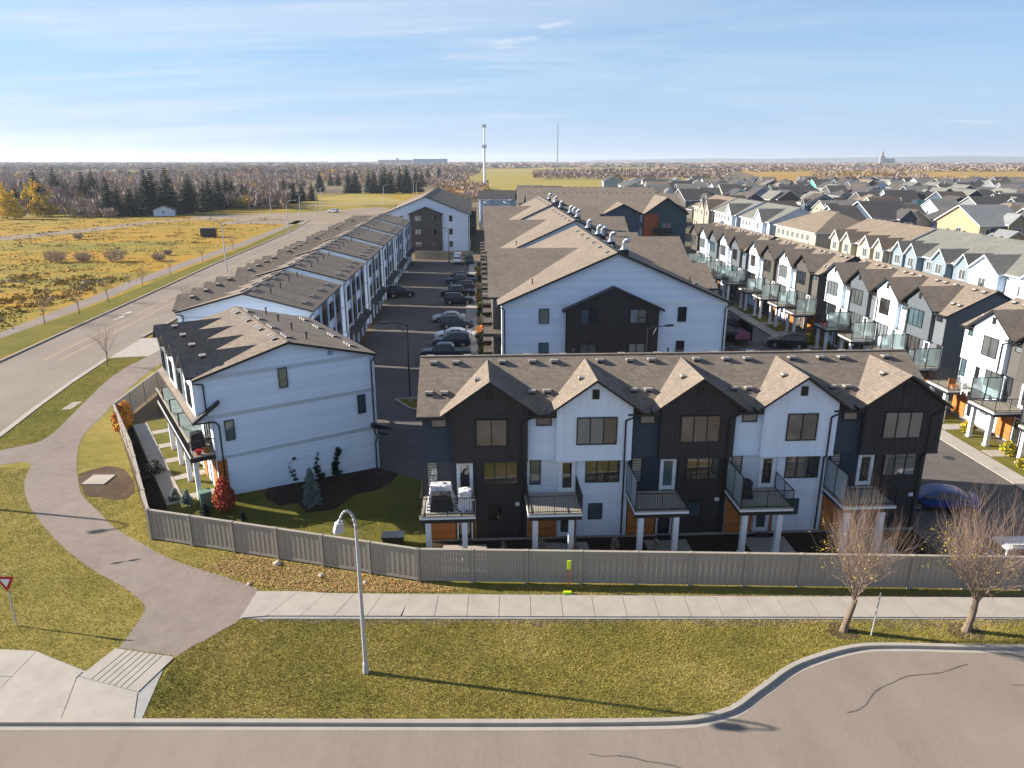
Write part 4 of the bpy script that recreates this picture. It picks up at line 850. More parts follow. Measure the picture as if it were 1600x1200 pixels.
# corner ramp with grooves, corner pavement, front road
cr = struct('corner_pavement', MB(conc_d).poly([(-26, 24, -0.012), (-15.2, 24, -0.012), (-15.9, 28.1, -0.012), (-18.7, 28.95, -0.012), (-19.1, 27.3, -0.012), (-22.4, 28.76, -0.012), (-26, 29.0, -0.012)]))
part('slab', MB(concrete).slab([(-18.72, 28.92, .02), (-19.3, 27.0, .02), (-16.2, 26.0, .02), (-15.65, 28.3, .02)][::-1], 0.05, concrete), cr)
b = MB(black)
for i in range(7):
    t = 0.2 + i * 0.1; a = Vector((-18.72, 28.92, .024)).lerp(Vector((-15.65, 28.3, .024)), t); c = Vector((-19.3, 27.0, .024)).lerp(Vector((-16.2, 26.0, .024)), t); b.poly([a, a + Vector((.035, 0, 0)), c + Vector((.035, 0, 0)), c])
part('ramp_groove', b, cr)
for P in ([(-19.4, 26.97), (-19.35, 27.3), (-22.3, 28.72), (-22.3, 26.97)], [(-22.33, 27.0), (-22.33, 28.74), (-26, 29.0), (-26, 27.0)], [(-22.3, 24.4), (-22.3, 26.97), (-19.42, 26.97), (-18.6, 24.4)], [(-18.57, 24.4), (-19.36, 26.9), (-16.2, 25.95), (-15.6, 24.4)], [(-26, 24.4), (-26, 26.97), (-22.33, 26.97), (-22.33, 24.4)]):
    part('slab', MB(concrete).slab([(x, y, .01 + random.uniform(0, .004)) for x, y in P], 0.05, concrete), cr)
K = smooth_line([(46, 28.85), (24.2, 28.95), (18.2, 29.1), (16.0, 28.94), (13.62, 28.07), (12.25, 27.29), (10.6, 26.0), (8.4, 24.6), (4, 24.2), (-14, 24.2), (-30, 24.2)], 4)
sheet('front_road', K + [(-30, 2), (46, 2)], -0.03, asph_r)
kerb('kerb', K, 0.22, 0.13); G_ = [(x + (0.28 if i < 9 else .2), y - 0.36) for i, (x, y) in enumerate(K)]
b = MB(concrete)
for (p, q), (r_, s_) in zip(zip(K, K[1:]), zip(G_, G_[1:])): b.poly([(p[0], p[1], -.02), (q[0], q[1], -.02), (s_[0], s_[1], -.024), (r_[0], r_[1], -.024)])
struct('gutter_pan', b)
def strip(name, pts0, pts1, z, m):
    b = MB(m)
    for i in range(len(pts0) - 1): b.poly([(*pts0[i], z), (*pts0[i + 1], z), (*pts1[i + 1], z), (*pts1[i], z)])
    return struct(name, b)
wr = random.Random(3); xs_ = [-12.8 + i * .35 for i in range(134)]
strip('worn_edge', [(x, 31.3) for x in xs_], [(x, 31.14 - abs(wr.gauss(0, .16)) - .10 * (1 + math.sin(x * .7)) - (.35 if x > 10 else 0) * wr.random()) for x in xs_], -.028, worn)
strip('worn_edge', [(x, 33.2) for x in xs_], [(x, 33.36 + abs(wr.gauss(0, .08))) for x in xs_], -.028, worn)
for (x, y, a, n_) in ((-6, 21.5, .1, 16), (3, 22.6, -.2, 14), (14, 24.8, .3, 14), (22, 26.5, -.1, 13), (27, 23, .2, 14), (-50.5, 84, 1.5, 26), (-54.5, 92, 1.62, 40), (-57, 118, 1.66, 60)):
    b = MB(tar); px, py = x, y
    for k in range(n_):
        qx, qy = px + .55 * math.cos(a), py + .55 * math.sin(a); wd_ = .018 + .02 * wr.random(); nx, ny = -math.sin(a) * wd_, math.cos(a) * wd_
        b.poly([(px - nx, py - ny, -.0235), (qx - nx, qy - ny, -.0235), (qx + nx, qy + ny, -.0235), (px + nx, py + ny, -.0235)]); px, py = qx, qy; a += wr.gauss(0, .16)
    struct('road_crack', b)
b = MB(black)
for (x, y) in ((-23.0, 36.4), (-22.2, 36.7)): b.poly([(x, y, -.015), (x + .5, y + .1, -.015), (x + .75, y + .35, -.015), (x + .2, y + .22, -.015)])
struct('oil_stain', b)
# compound: swales, walks, kerb island
g3 = R(2.75)
def walk(name, p, q, wdt, z, step=1.5, m=concrete, base=True):
    p = Vector((*p, 0)); q = Vector((*q, 0)); n = (q - p); L_ = n.length; n.normalize(); s = Vector((-n.y, n.x, 0)) * wdt / 2
    w_ = struct(name, MB(conc_d).poly([((p - s).x, (p - s).y, z - .02), ((q - s).x, (q - s).y, z - .02), ((q + s).x, (q + s).y, z - .02), ((p + s).x, (p + s).y, z - .02)]))
    k = max(1, int(L_ / step))
    for i in range(k):
        a = p + n * (L_ * i / k + .012); c = p + n * (L_ * (i + 1) / k - .012)
        part('slab', MB(m).slab([(v.x, v.y, z + random.uniform(0, .006)) for v in (a - s, c - s, c + s, a + s)], 0.06, m), w_)
    return w_
walk('lane_walk', (-4.3, 70), (-8.9, 166), 1.7, 0.10, 2.2)
walk('right_walk', (36.75, 36.5), (34.0, 112), 1.5, 0.10, 1.8)
walk('yard_walk', BL(-13.6, .6), BL(-13.6, 18.2), 1.05, .87)
for y_ in (1.2, 4.85, 8.4, 11.8, 15.3): walk('entry_path', BL(-13.05, y_), BL(-11.0, y_), .85, .868, 1.0)
for i in range(5):
    a = (-5.15 + 6.05 * i + 2.35); r3 = R(3.03); cx = -5.15 + (6.05 * i + 2.3) * math.cos(r3) + 2.0 * math.sin(r3); cy = 39.02 + (6.05 * i + 2.3) * math.sin(r3) - 2.0 * math.cos(r3)
    walk('entry_pad', (cx - 1.3, cy - .3), (cx + 1.3, cy - .2), 3.2, 0.03, 1.3)
sheet('right_lawn', [(37.6, 36.5), (40.6, 36.5), (38.3, 92), (37.0, 112), (34.9, 112), (36.2, 82)], -0.014, lawn_y)
for i, y in enumerate((40.5, 46.6, 52.7, 58.6, 69.0, 74.8, 80.6, 86.4, 94.5, 100.2, 106)): walk('entry_path', (37.4 - (y - 50) * .04, y), (40.0 - (y - 50) * .045, y + .1), 1.3, 0.02, 1.3)
sheet('planting_strip', [(-3.3, 70), (-1.2, 70), (-6.0, 160), (-7.9, 166)], -0.016, mulch)
isl = sheet('kerb_island', [(-11.2, 66.0), (-9.4, 63.3), (-7.6, 62.4), (-6.5, 63.5), (-8.6, 66.4)], 0.10, lawn_g); kerb('kerb', [(-11.2, 66.0), (-9.4, 63.3), (-7.6, 62.4), (-6.5, 63.5), (-8.6, 66.4), (-11.2, 66.0)], 0.25, 0.14)
kerb('kerb', [(-9.9, 49.0), (-8.2, 48.1), (-7.1, 46.6), (-5.2, 46.9)], 0.4, 0.05)

# ------------------------------------------------------------------ buildings of the compound
front = town_row('front row of five dark and white townhouses with cross gables behind the long grey fence', 5, (-5.15, 39.02, 0), R(3.03), False,
    [dict(U('dark', False, True), glass=[glass_t, glass_c, glass_b, glass_t, glass_d]), dict(U('white', False), glass=[glass_a, glass_d, glass_a, glass_t, glass_a]),
     dict(U('dark', True), glass=[glass_t, glass_c, glass_b, glass_t, glass_a]), dict(U('white', True, True), glass=[glass_c, glass_a, glass_b, glass_c, glass_a]), dict(U('dark', True), glass=[glass_c, glass_c, glass_b, glass_c, glass_a])], 'townhouse rows of the complex')
RR = R(-90 + 3.2)
town_row('white and grey townhouse row at the right edge with its balconies over the lane walk', 4, (40.25, 62.6, 0), RR, False, [U('white', False, True, 3), U('taupe', True, False, 4), U('white', True, False, 5), U('grey', True, False, 6)], 'townhouse rows of the complex', W=5.75, near=False, last_ext=0)
town_row('second townhouse row on the right, slate grey end unit with dark side wall', 4, (39.6, 89.6, 0), RR, True, [U('white', True, False, 7), U('grey', True, False, 8), U('white', True, True, 9), U('grey', True, False, 10)], 'townhouse rows of the complex', W=5.75, near=False, last_ext=0)
town_row('third townhouse row on the right, taupe end unit beside yellow shrubs', 4, (38.0, 115.2, 0), RR, True, [U('white', True, True, 11), U('taupe', True, False, 12), U('white', True, False, 13), U('taupe', True, False, 14)], 'townhouse rows of the complex', W=5.75, near=False, last_ext=0)
town_row('farthest townhouse row on the right, ending near the dark blue apartment block', 5, (36.2, 146.0, 0), RR, True, [U('taupe', True, True, 15), U('white', True, False, 16), U('grey', True, False, 17), U('white', True, False, 18), U('grey', True, True, 19)], 'townhouse rows of the complex', W=5.75, near=False, last_ext=0)
lane_block('nearest angled white block of the left row with bare blue-white gable wall', (-9.95, 49.24, 0), R(33), 11.5, 13.7, 4, 'garage blocks along the left road', True)
for i, (y, lab) in enumerate(((64.6, 'second block of the left row, its white gable showing behind the angled block'), (82.0, 'third block of the left row from the front, beside the parking lane'), (99.85, 'fourth block of the left row from the front, above the parked cars'), (117.6, 'fifth block of the left row, near the dark hatchback at the garages'), (135.4, 'sixth block of the left row, second from its far end'), (153.2, 'farthest block of the left row, before the grey gabled apartment block'))):
    lane_block(lab, (-15.15 - .0481 * y, y, 0), R(2.75), 11.65, 13.8, 4, 'garage blocks along the left road')
stacked_block('white gabled apartment block with black central bay, middle of the complex', (-0.95, 65.95, 0), R(2.6), 21.2, 28.0, 'gabled apartment blocks', cross=((-1, 11.0, 8.4, 13.2, 1.2), (1, 11.3, 4.6, 11.5, 1.2), (1, 22.6, 8.4, 13.2, 1.2)), bay=(6.05, 14.6, 11.0, 9.05), ducts=[(11.3, 0.8, 0.95), (11.3, 7.6, 0.95), (11.2, 15.2, 0.95), (11.9, 16.6, 0.95), (11.3, 23.5, 0.95)])
stacked_block('second block of the middle terrace with a sliver of white gable above the first', (-2.3, 95.5, 0), R(2.6), 21.2, 28.0, 'gabled apartment blocks', eave=9.9, ridge=14.7, cross=((-1, 14.5, 8.4, 13.6, 1.2), (1, 15.5, 3.9, 11.6, .9), (1, 26.2, 7.0, 13.2, .9)), ducts=[(11.3, 4, 0.95), (11.3, 12, 0.95), (12, 13.5, 0.95), (11.2, 24, 0.95)])
stacked_block('farthest block of the middle terrace, before the white house', (-3.7, 125.0, 0), R(2.6), 21.2, 27.0, 'gabled apartment blocks', eave=10.2, ridge=15.1, cross=((-1, 14, 8.4, 13.9, 1.2), (1, 24, 7.0, 13.2, .9)), ducts=[(11.3, 3, 0.95), (11.3, 14, 0.95)])
stacked_block('white apartment block with taupe central bay at the far end of the parking lane', (-32.2, 184.0, 0), R(2.75), 21.6, 62, 'gabled apartment blocks', eave=9.3, ridge=13.6, cross=(), bay=(6.8, 14.6, 11.1, 9.5), baycol=taupe_bb, ducts=())
# dark blue apartment block with rust panel
def big_block():
    root = thing('apartment_block', 'dark blue-grey apartment block with rust panel and three front gables', 'apartment block', (4, 171, 0), R(1.5), 'gabled apartment blocks')
    Lx, D, eave, ridge = 36.5, 26, 10.4, 14.3; s = (ridge - eave) / (D / 2)
    b = MB(teal_lap); b.prism([(0, 0.1), (D, 0.1), (D, eave - .2), (D / 2, ridge - .2), (0, eave - .2)], 0, Lx, 'x', teal_lap); part('wall', b, root)
    b = MB(shing, black); b.slab([(-.4, -.5, eave - .5 * s), (Lx + .4, -.5, eave - .5 * s), (Lx + .4, D / 2, ridge), (-.4, D / 2, ridge)], .2, shing, black); b.slab([(-.4, D / 2, ridge), (Lx + .4, D / 2, ridge), (Lx + .4, D + .5, eave - .5 * s), (-.4, D + .5, eave - .5 * s)], .2, shing, black)
    roof = part('roof', b, root)
    for i in range(22): low_vent(roof, 1 + i * 1.62, D / 2 + .2, ridge + .05, 0, 0, 1.3)
    for xc, half, zr, m in ((6.2, 5.2, 13.4, teal_lap), (21.4, 4.4, 12.6, navy_lap), (31.4, 5.2, 14.0, teal_lap)):
        k = (zr - eave) / half; yin = (zr - eave) / s
        b = MB(m); b.prism([(xc - half + .4, 0.1), (xc + half - .4, 0.1), (xc + half - .4, eave), (xc, zr - .25), (xc - half + .4, eave)], -1.5, .2, 'y', m); part('gable_wall', b, root)
        b = MB(shing, black)
        for sg in (-1, 1):
            P = [(xc, -2.1, zr), (xc + sg * half, -2.1, eave), (xc + sg * half, 0, eave), (xc, yin, zr)]
            b.slab(P if sg > 0 else P[::-1], .2, shing, black)
        part('gable_roof', b, root)
        for z in (6.6, 3.4): window(root, (xc - 1.0, -1.56, z), 0, 2.4, 1.8, 2, glass_b if xc > 25 else glass_d, fine=False)
        for z in (3.0, 6.2): part('balcony', MB(black).box(xc - 3, -2.8, z - .25, xc + 1.2, -1.52, z).box(xc - 3, -2.82, z, xc + 1.2, -2.76, z + 1.0), root)
    part('rust_panel', MB(rust_panel).box(26.3, -1.62, .1, 29.6, -1.5, 10.2, rust_panel), root)
    part('white_panel', MB(white).box(24.9, -.6, .1, 26.28, .0, 10.1, white), root)
    window(root, (25.1, -.65, 6.9), 0, 1.1, 1.5, 1, glass_d); window(root, (25.1, -.65, 3.7), 0, 1.1, 1.5, 1, glass_d)
big_block()
stk2 = thing('apartment_block', 'brown-roofed apartment block behind the dark blue one', 'apartment block', (2, 212, 0), R(1.5), 'gabled apartment blocks')
b = MB(taupe_lap); b.prism([(0, .1), (22, .1), (22, 10.4), (11, 14.2), (0, 10.4)], 0, 40, 'x', taupe_lap); part('wall', b, stk2)
b = MB(shing, black); b.slab([(-.5, -.5, 10.4), (40.5, -.5, 10.4), (40.5, 11, 14.5), (-.5, 11, 14.5)], .2, shing, black); b.slab([(-.5, 11, 14.5), (40.5, 11, 14.5), (40.5, 22.5, 10.4), (-.5, 22.5, 10.4)], .2, shing, black); r2 = part('roof', b, stk2)
for i in range(20): low_vent(r2, 1 + i * 2, 11, 14.5, 0, 0, 1.2)

# ------------------------------------------------------------------ pale rows and houses to the right
def pale_row(label, loc, L, D, wall, roofm, gables, eave=7.6, ridge=11.0, hip=False, group='pale townhouse rows behind the complex', trim=wtrim, rz=R(-88)):
    """front faces -y; x runs towards the camera"""
    root = thing('townhouse_row', label, 'townhouse row', loc, rz, group); s = (ridge - eave) / (D / 2)
    b = MB(wall); prof = [(0, 0.1), (D, 0.1), (D, eave - .15), (0, eave - .15)] if hip else [(0, 0.1), (D, 0.1), (D, eave - .15), (D / 2, ridge - .15), (0, eave - .15)]
    b.prism(prof, 0, L, 'x', wall); part('wall', b, root)
    b = MB(roofm, trim); e = .5; za = eave - e * s; hx = D / 2 if hip else -e + 0.0
    if hip:
        A_ = [(-e, -e, za), (L + e, -e, za), (L + e, D + e, za), (-e, D + e, za)]; r0 = (D / 2, D / 2, ridge); r1 = (L - D / 2, D / 2, ridge)
        b.poly([A_[0], A_[1], r1, r0], roofm); b.poly([A_[1], A_[2], r1], roofm); b.poly([A_[2], A_[3], r0, r1], roofm); b.poly([A_[3], A_[0], r0], roofm); b.slab([(p[0], p[1], p[2] - .005) for p in A_], .18, trim)
    else:
        b.slab([(-e, -e, za), (L + e, -e, za), (L + e, D / 2, ridge), (-e, D / 2, ridge)], .2, roofm, trim); b.slab([(-e, D / 2, ridge), (L + e, D / 2, ridge), (L + e, D + e, za), (-e, D + e, za)], .2, roofm, trim)
    roof = part('roof', b, root)
    for i in range(int((L - 3) / 2.2)):
        if i % 4 != 3: low_vent(roof, 2 + i * 2.2, D / 2, ridge + .02, 0, 0, 1.3)
    for gx, gw, gzr, z0 in gables:
        h = gw / 2; k = (gzr - eave + .3) / h; ez = eave - .3
        b = MB(wall); b.prism([(gx - h + .3, z0), (gx + h - .3, z0), (gx + h - .3, ez), (gx, gzr - .2), (gx - h + .3, ez)], -1.1, .2, 'y', wall); part('gable_wall', b, root)
        b = MB(roofm, trim)
        for sg in (-1, 1):
            yin = (gzr - eave) / s
            P = [(gx, -1.5, gzr), (gx + sg * h, -1.5, ez), (gx + sg * h, -.1, ez), (gx, yin, gzr)]
            b.slab(P if sg > 0 else P[::-1], .18, roofm, trim)
        part('gable_roof', b, root)
        window(root, (gx - .75, -1.14, 5.4), 0, 1.5, 1.5, 2, glass_c, trim, fine=False); window(root, (gx - .6, -1.14 if z0 < 1 else -.04, 1.6), 0, 1.2, 1.0, 2, glass_d, trim, fine=False)
        if z0 > 1: window(root, (gx - .7, -.04, 1.4), 0, 1.2, .9, 1, glass_d, trim, fine=False)
    x = 1.2
    while x < L - 2:
        if all(abs(x + .6 - g[0]) > g[1] / 2 + .5 for g in gables):
            window(root, (x, -.04, 5.3), 0, 1.3, 1.4, 2, glass_c, trim, fine=False)
            if random.random() < .6: window(root, (x, -.04, 1.8), 0, 1.2, 1.0, 1, glass_d, trim, fine=False)
        x += 2.7
    if hip:
        for x in (L * .25, L * .62): part('porch_roof', MB(roofm, trim).slab([(x, -1.2, 3.0), (x + 3.4, -1.2, 3.0), (x + 3.4, 0, 3.6), (x, 0, 3.6)], .15, roofm, trim), root)
    window(root, (L + .04, D * .4, 5.0), R(90), 1.2, 1.3, 1, glass_d, trim, fine=False)
    return root
pale_row('white townhouse row at the right edge with broad front gable', (64.6, 101.5, 0), 21, 13, white, shing_g, [(3.8, 6.5, 10.0, .1), (14, 6.5, 10.0, .1)], 8.1, 11.4)
pale_row('pale blue townhouse row with four white-trimmed gables and grey roof', (66.0, 125.4, 0), 21.6, 14, blue_lap, shing_g, [(2.6, 3.6, 9.2, 3.0), (6.6, 3.8, 9.2, 3.0), (14.2, 4.0, 9.2, 3.0), (20.0, 3.6, 9.2, 3.0)])
pale_row('cream townhouse row with four white-trimmed gables and tan roof', (64.4, 147.5, 0), 21.8, 14, cream_lap, shing_l, [(3.6, 4.0, 9.2, 3.0), (8.4, 4.0, 9.2, 3.0), (15.4, 4.0, 9.2, 3.0), (20.0, 3.6, 9.2, 3.0)])
pale_row('cream row with a brown side wall under a hipped tan roof', (63.6, 177.5, 0), 22, 15, cream_lap, shing_l, [], 7.6, 11.2, True)
pale_row('white townhouse row with one tall gable and grey-green roof', (63.2, 204, 0), 21, 14, white, shing_g, [(16.0, 6.5, 10.4, .1)])
pale_row('second white townhouse row, gable at its near end', (62.4, 228, 0), 20, 14, white, shing_g, [(16.6, 6.0, 10.4, .1)])
pale_row('farthest cream and white row with twin gables and tan roof', (61.8, 252, 0), 21, 14, beige_lap, shing_l, [(13.0, 5, 10.2, .1), (18.4, 5, 10.2, .1)])
wh = pale_row('white house with flat-looking dark grey roof behind the middle terrace', (-11.0, 248, 0), 12.8, 11, white, shing_d, [(2.2, 4, 8.8, 2.5), (8.8, 4.4, 8.8, 2.5)], 9.9, 12.4, rz=0.0)
wh['category'] = 'house'; wh['group'] = 'suburban houses beyond the complex'; wh.name = 'suburban_house'

WALLS = dict(white=white, cream=cream_lap, beige=beige_lap, navy=navy_lap, taupe=taupe_lap, brown=brown_lap, blue=blue_lap, grey=midgrey_lap, teal=teal_lap, charcoal=char_lap, yellow=osb, green=green_wrap)
ROOFS = dict(charcoal=shing_d, brown=shing_b, tan=shing_l, grey=shing_g, silver=shing_s)
_HM = {}
def house_proto(wc, rc, style):
    """style 0 gable along y, 1 hip, 2 gable along x; front -y with garage wing"""
    key = (wc, rc, style)
    if key in _HM: return None
    W, D, eave = 9.2, 13.0, 5.9; wm, rm = WALLS[wc], ROOFS[rc]; ridge = eave + (3.3 if style != 1 else 2.8); e = .5
    wl = MB(wm)
    if style == 0: wl.prism([(0, 0), (W, 0), (W, eave - .1), (W / 2, ridge - .15), (0, eave - .1)], 0, D, 'y', wm)
    elif style == 2: wl.prism([(0, 0), (D, 0), (D, eave - .1), (D / 2, ridge - .15), (0, eave - .1)], 0, W, 'x', wm)
    else: wl.box(0, 0, 0, W, D, eave - .1, wm)
    rf = MB(rm, wtrim)
    if style == 0:
        s = (ridge - eave) / (W / 2); z = eave - e * s
        rf.slab([(-e, -e, z), (W / 2, -e, ridge), (W / 2, D + e, ridge), (-e, D + e, z)], .18, rm, wtrim); rf.slab([(W / 2, -e, ridge), (W + e, -e, z), (W + e, D + e, z), (W / 2, D + e, ridge)], .18, rm, wtrim)
    elif style == 2:
        s = (ridge - eave) / (D / 2); z = eave - e * s
        rf.slab([(-e, -e, z), (W + e, -e, z), (W + e, D / 2, ridge), (-e, D / 2, ridge)], .18, rm, wtrim); rf.slab([(-e, D / 2, ridge), (W + e, D / 2, ridge), (W + e, D + e, z), (-e, D + e, z)], .18, rm, wtrim)
    else:
        z = eave - .25; A_ = [(-e, -e, z), (W + e, -e, z), (W + e, D + e, z), (-e, D + e, z)]; r0 = (W / 2, W / 2, ridge); r1 = (W / 2, D - W / 2, ridge)
        rf.poly([A_[0], A_[1], r0], rm); rf.poly([A_[1], A_[2], r1, r0], rm); rf.poly([A_[2], A_[3], r1], rm); rf.poly([A_[3], A_[0], r0, r1], rm); rf.slab([(p[0], p[1], p[2] - .01) for p in A_], .16, wtrim)
    gw = MB(wm, wtrim); gw.prism([(0.4, 0), (6.2, 0), (6.2, 3.1), (3.3, 4.9), (.4, 3.1)], -5.5, .05, 'y', wm); gw.box(.9, -5.56, .05, 5.7, -5.5, 2.3, wtrim)
    gr = MB(rm, wtrim); gr.slab([(0, -6, 2.95), (3.3, -6, 5.1), (3.3, .2, 5.1), (0, .2, 2.95)], .15, rm, wtrim); gr.slab([(3.3, -6, 5.1), (6.6, -6, 2.95), (6.6, .2, 2.95), (3.3, .2, 5.1)], .15, rm, wtrim)
    bg_ = MB(wm); bg_.prism([(5.2, 2.8), (8.9, 2.8), (8.9, eave), (7.05, eave + 1.7), (5.2, eave)], -.9, .1, 'y', wm)
    br = MB(rm, wtrim); br.slab([(4.85, -1.3, eave - .1), (7.05, -1.3, eave + 1.95), (7.05, 2.5, eave + 1.95), (4.85, 2.5, eave - .1)], .15, rm, wtrim); br.slab([(7.05, -1.3, eave + 1.95), (9.25, -1.3, eave - .1), (9.25, 2.5, eave - .1), (7.05, 2.5, eave + 1.95)], .15, rm, wtrim)
    _HM[key] = [wl.mesh('wall'), rf.mesh('roof'), gw.mesh('garage_wall'), gr.mesh('garage_roof'), bg_.mesh('gable_wall'), br.mesh('gable_roof')]
def house(label, wc, rc, style, loc, rz, sc=1.0, wins=True, mirror=False):
    house_proto(wc, rc, style); ms = _HM[(wc, rc, style)]
    root = thing('suburban_house', label, 'house', loc, rz, 'suburban houses beyond the complex'); root.scale = (-sc if mirror else sc, sc, sc)
    for nm, m in zip(('wall', 'roof', 'garage_wall', 'garage_roof', 'gable_wall', 'gable_roof'), ms): link(nm, m, root)
    if wins:
        for (x, y, z, r_, w_, h_) in ((1.2, -.03, 3.9, 0, 1.8, 1.3), (6.2, -.93, 3.7, 0, 1.7, 1.4), (7.0, -.03, .9, 0, 1.4, 1.4), (-.03, 6.5, 3.6, -90, 1.4, 1.2), (9.23, 4.0, 3.6, 90, 1.4, 1.2), (9.23, 8.5, .9, 90, 1.6, 1.3), (6.5, 13.03, 3.6, 180, 1.8, 1.3), (3.6, 13.03, .9, 180, 2.2, 1.9)):
            window(root, (x, y, z), R(r_), w_, h_, 2, glass_d, wtrim, fine=False)
    return root
hr = random.Random(21)
seen = {}
def place_name(x, y):
    u = 800 + 1130 * x / (y * .9555 + 5)
    a = 'behind the dark blue apartment block' if u < 1060 else 'beyond the white townhouse rows' if u < 1215 else 'beyond the hipped tan row' if u < 1310 else 'beyond the cream row' if u < 1420 else 'beyond the blue gabled row' if u < 1530 else 'at the right edge'
    d = 'first' if y < 225 else 'second' if y < 262 else 'third' if y < 300 else 'fourth' if y < 342 else 'fifth' if y < 388 else 'sixth' if y < 430 else 'seventh' if y < 475 else 'eighth' if y < 525 else 'ninth' if y < 575 else 'last'
    return '%s street %s' % (d, a)
fixed = [(113, 178, 'yellow', 'silver', 2, 'unfinished house with yellow sheathed gable and silver-grey roof behind the blue row'), (96, 196, 'navy', 'charcoal', 2, 'big navy house with white-trimmed dark roof behind the cream row'), (135, 178, 'white', 'brown', 1, 'white house with hipped brown roof right of the yellow sheathed one')]
for x, y, wc, rc, st, lab in fixed:
    h_ = house(lab, wc, rc, st, (x, y, -.04), R(5), 1.25 if wc != 'white' else 1.1); 
rows = [212, 240, 276, 304, 342, 370, 410, 438, 480, 508, 552, 582, 618]
wl_ = ['navy'] * 4 + ['taupe'] * 3 + ['charcoal'] * 3 + ['teal'] * 3 + ['white'] * 5 + ['beige'] * 2 + ['grey'] * 3 + ['brown'] * 2 + ['cream'] * 1 + ['blue'] * 2
rl_ = ['charcoal'] * 6 + ['brown'] * 4 + ['grey'] * 3 + ['tan'] * 1
used = set(); nh = 0
CW = dict(yellow='yellow-sheathed', green='green-wrapped')
for ri, y in enumerate(rows):
    x = max(86 + (ri % 2) * 4, y * .13 + 8) if y > 262 else 88 + (ri % 2) * 5
    while x < y * .74 + 6:
        jx, jy = hr.uniform(-1, 1), hr.uniform(-2.0, 2.0)
        wc, rc, st = hr.choice(wl_), hr.choice(rl_), hr.choice((0, 0, 1, 2, 2))
        if hr.random() < .035: wc = hr.choice(('yellow', 'green'))
        face = R(0 if ri % 2 else 180) + hr.uniform(-.05, .05)
        if hr.random() < .3: face += R(90) * hr.choice((-1, 1))
        lab = '%s house with %s %s roof, %s' % (CW.get(wc, wc), {'charcoal': 'charcoal', 'brown': 'dark brown', 'tan': 'tan', 'grey': 'greenish grey', 'silver': 'silver'}[rc], ('gabled', 'hipped', 'side-gabled')[st], place_name(x, y))
        hc = seen.get(lab)
        if hc is not None: hc['label'] = lab + ', left twin'; lab2 = lab + ', right twin'
        else: lab2 = lab
        ok = not any(abs(x + 5 - fx) < 14 and abs(y - fy) < 14 for fx, fy, *_ in fixed)
        if ok: seen[lab] = house(lab2, wc, rc, st, (x + jx, y + jy, -.045), face, hr.uniform(.9, 1.12), wins=y < 520, mirror=hr.random() < .5); nh += 1
        x += hr.uniform(12.6, 14.2) if y < 420 else hr.uniform(13.5, 16.5)
for (x, y, rc) in ((44, 262, 'brown'), (30, 300, 'charcoal'), (52, 330, 'brown'), (12, 330, 'brown'), (70, 300, 'charcoal'), (66, 355, 'grey')):
    house('%s house peeping over the apartment roofs %s' % ('taupe' if rc != 'grey' else 'white', {44: 'behind the dark blue block', 30: 'left of the dark blue gable', 52: 'in the second line', 12: 'beside the white house', 70: 'above the white rows', 66: 'at the pasture edge'}[x]), 'taupe' if rc != 'grey' else 'white', rc, 2, (x, y, -.045), R(8), 1.2)
house('yellow-sheathed house under construction beside the pasture', 'yellow', 'tan', 2, (75, 410, -.045), R(0), 1.2); house('green-wrapped house under construction left of the hay field', 'green', 'charcoal', 2, (203, 500, -.045), R(0), 1.1)
house('yellow-sheathed frame house left of the terrace ridge behind the white house', 'yellow', 'tan', 2, (3, 345, -.045), R(0), 1.2)

# ------------------------------------------------------------------ fences
bm_ = MB(fence_m).box(-.074, -.010, .12, .074, .014, 1.86); BOARD = bm_.mesh('fence_board')
BOARD2 = MB(fence_m).box(-.070, -.026, .10, .070, -.003, 1.85).mesh('fence_board')
POST = MB(fence_m).box(-.075, -.11, -.05, .075, .06, 2.0).box(-.095, -.13, 2.0, .095, .08, 2.03).mesh('fence_post')
def fence(label, pts, group='painted wooden fences of the complex', step=3.05, detail=True):
    root = thing('wooden_fence', label, 'fence', (*pts[0], 0), 0, group); o = Vector((*pts[0], 0))
    for p, q in zip(pts, pts[1:]):
        p = Vector((*p, 0)) - o; q = Vector((*q, 0)) - o; L_ = (q - p).length; n = max(1, round(L_ / step)); d = (q - p) / n; a = math.atan2(d.y, d.x); w_ = d.length
        for i in range(n + 1):
            s = p + d * i; link('fence_post', POST, root, s, a)
        for i in range(n):
            s = p + d * i; b = MB(fence_m).box(.07, -.05, 1.84, w_ - .07, .05, 1.97).box(.07, -.035, .06, w_ - .07, -.013, .22).box(.07, .013, .5, w_ - .07, .05, .6).box(.07, .013, 1.5, w_ - .07, .05, 1.6).box(.0, -.09, 1.972, w_, .09, 2.005)
            pn = part('fence_panel', b, root, None, None, s, a); k = int((w_ - .16) / .147)
            for j in range(k):
                link('fence_board', BOARD if j % 2 else BOARD2, pn, (.08 + (w_ - .16) * (j + .5) / k, random.uniform(-.002, .002), random.uniform(-.02, .01)))
    return root
fence('long straight grey wooden fence in front of the front townhouse row', [(-5.08, 34.65), (24.26, 33.9), (36.5, 33.6)])
fence('angled grey wooden fence catching low sun beside the fallen leaves', [(-21.9, 39.28), (-5.08, 34.65)])
fence('left grey fence running up beside the curving trail', [(-21.9, 39.28), (-28.47, 50.21), (-34.4, 59.1)])
fence('back grey fence along the trail behind the orange shrub', [(-34.4, 59.1), (-35.6, 72), (-35.2, 84)])
fence('grey fence closing the far end of the parking lane', [(-22.4, 169.5), (-9.2, 168.0)], step=2.6)

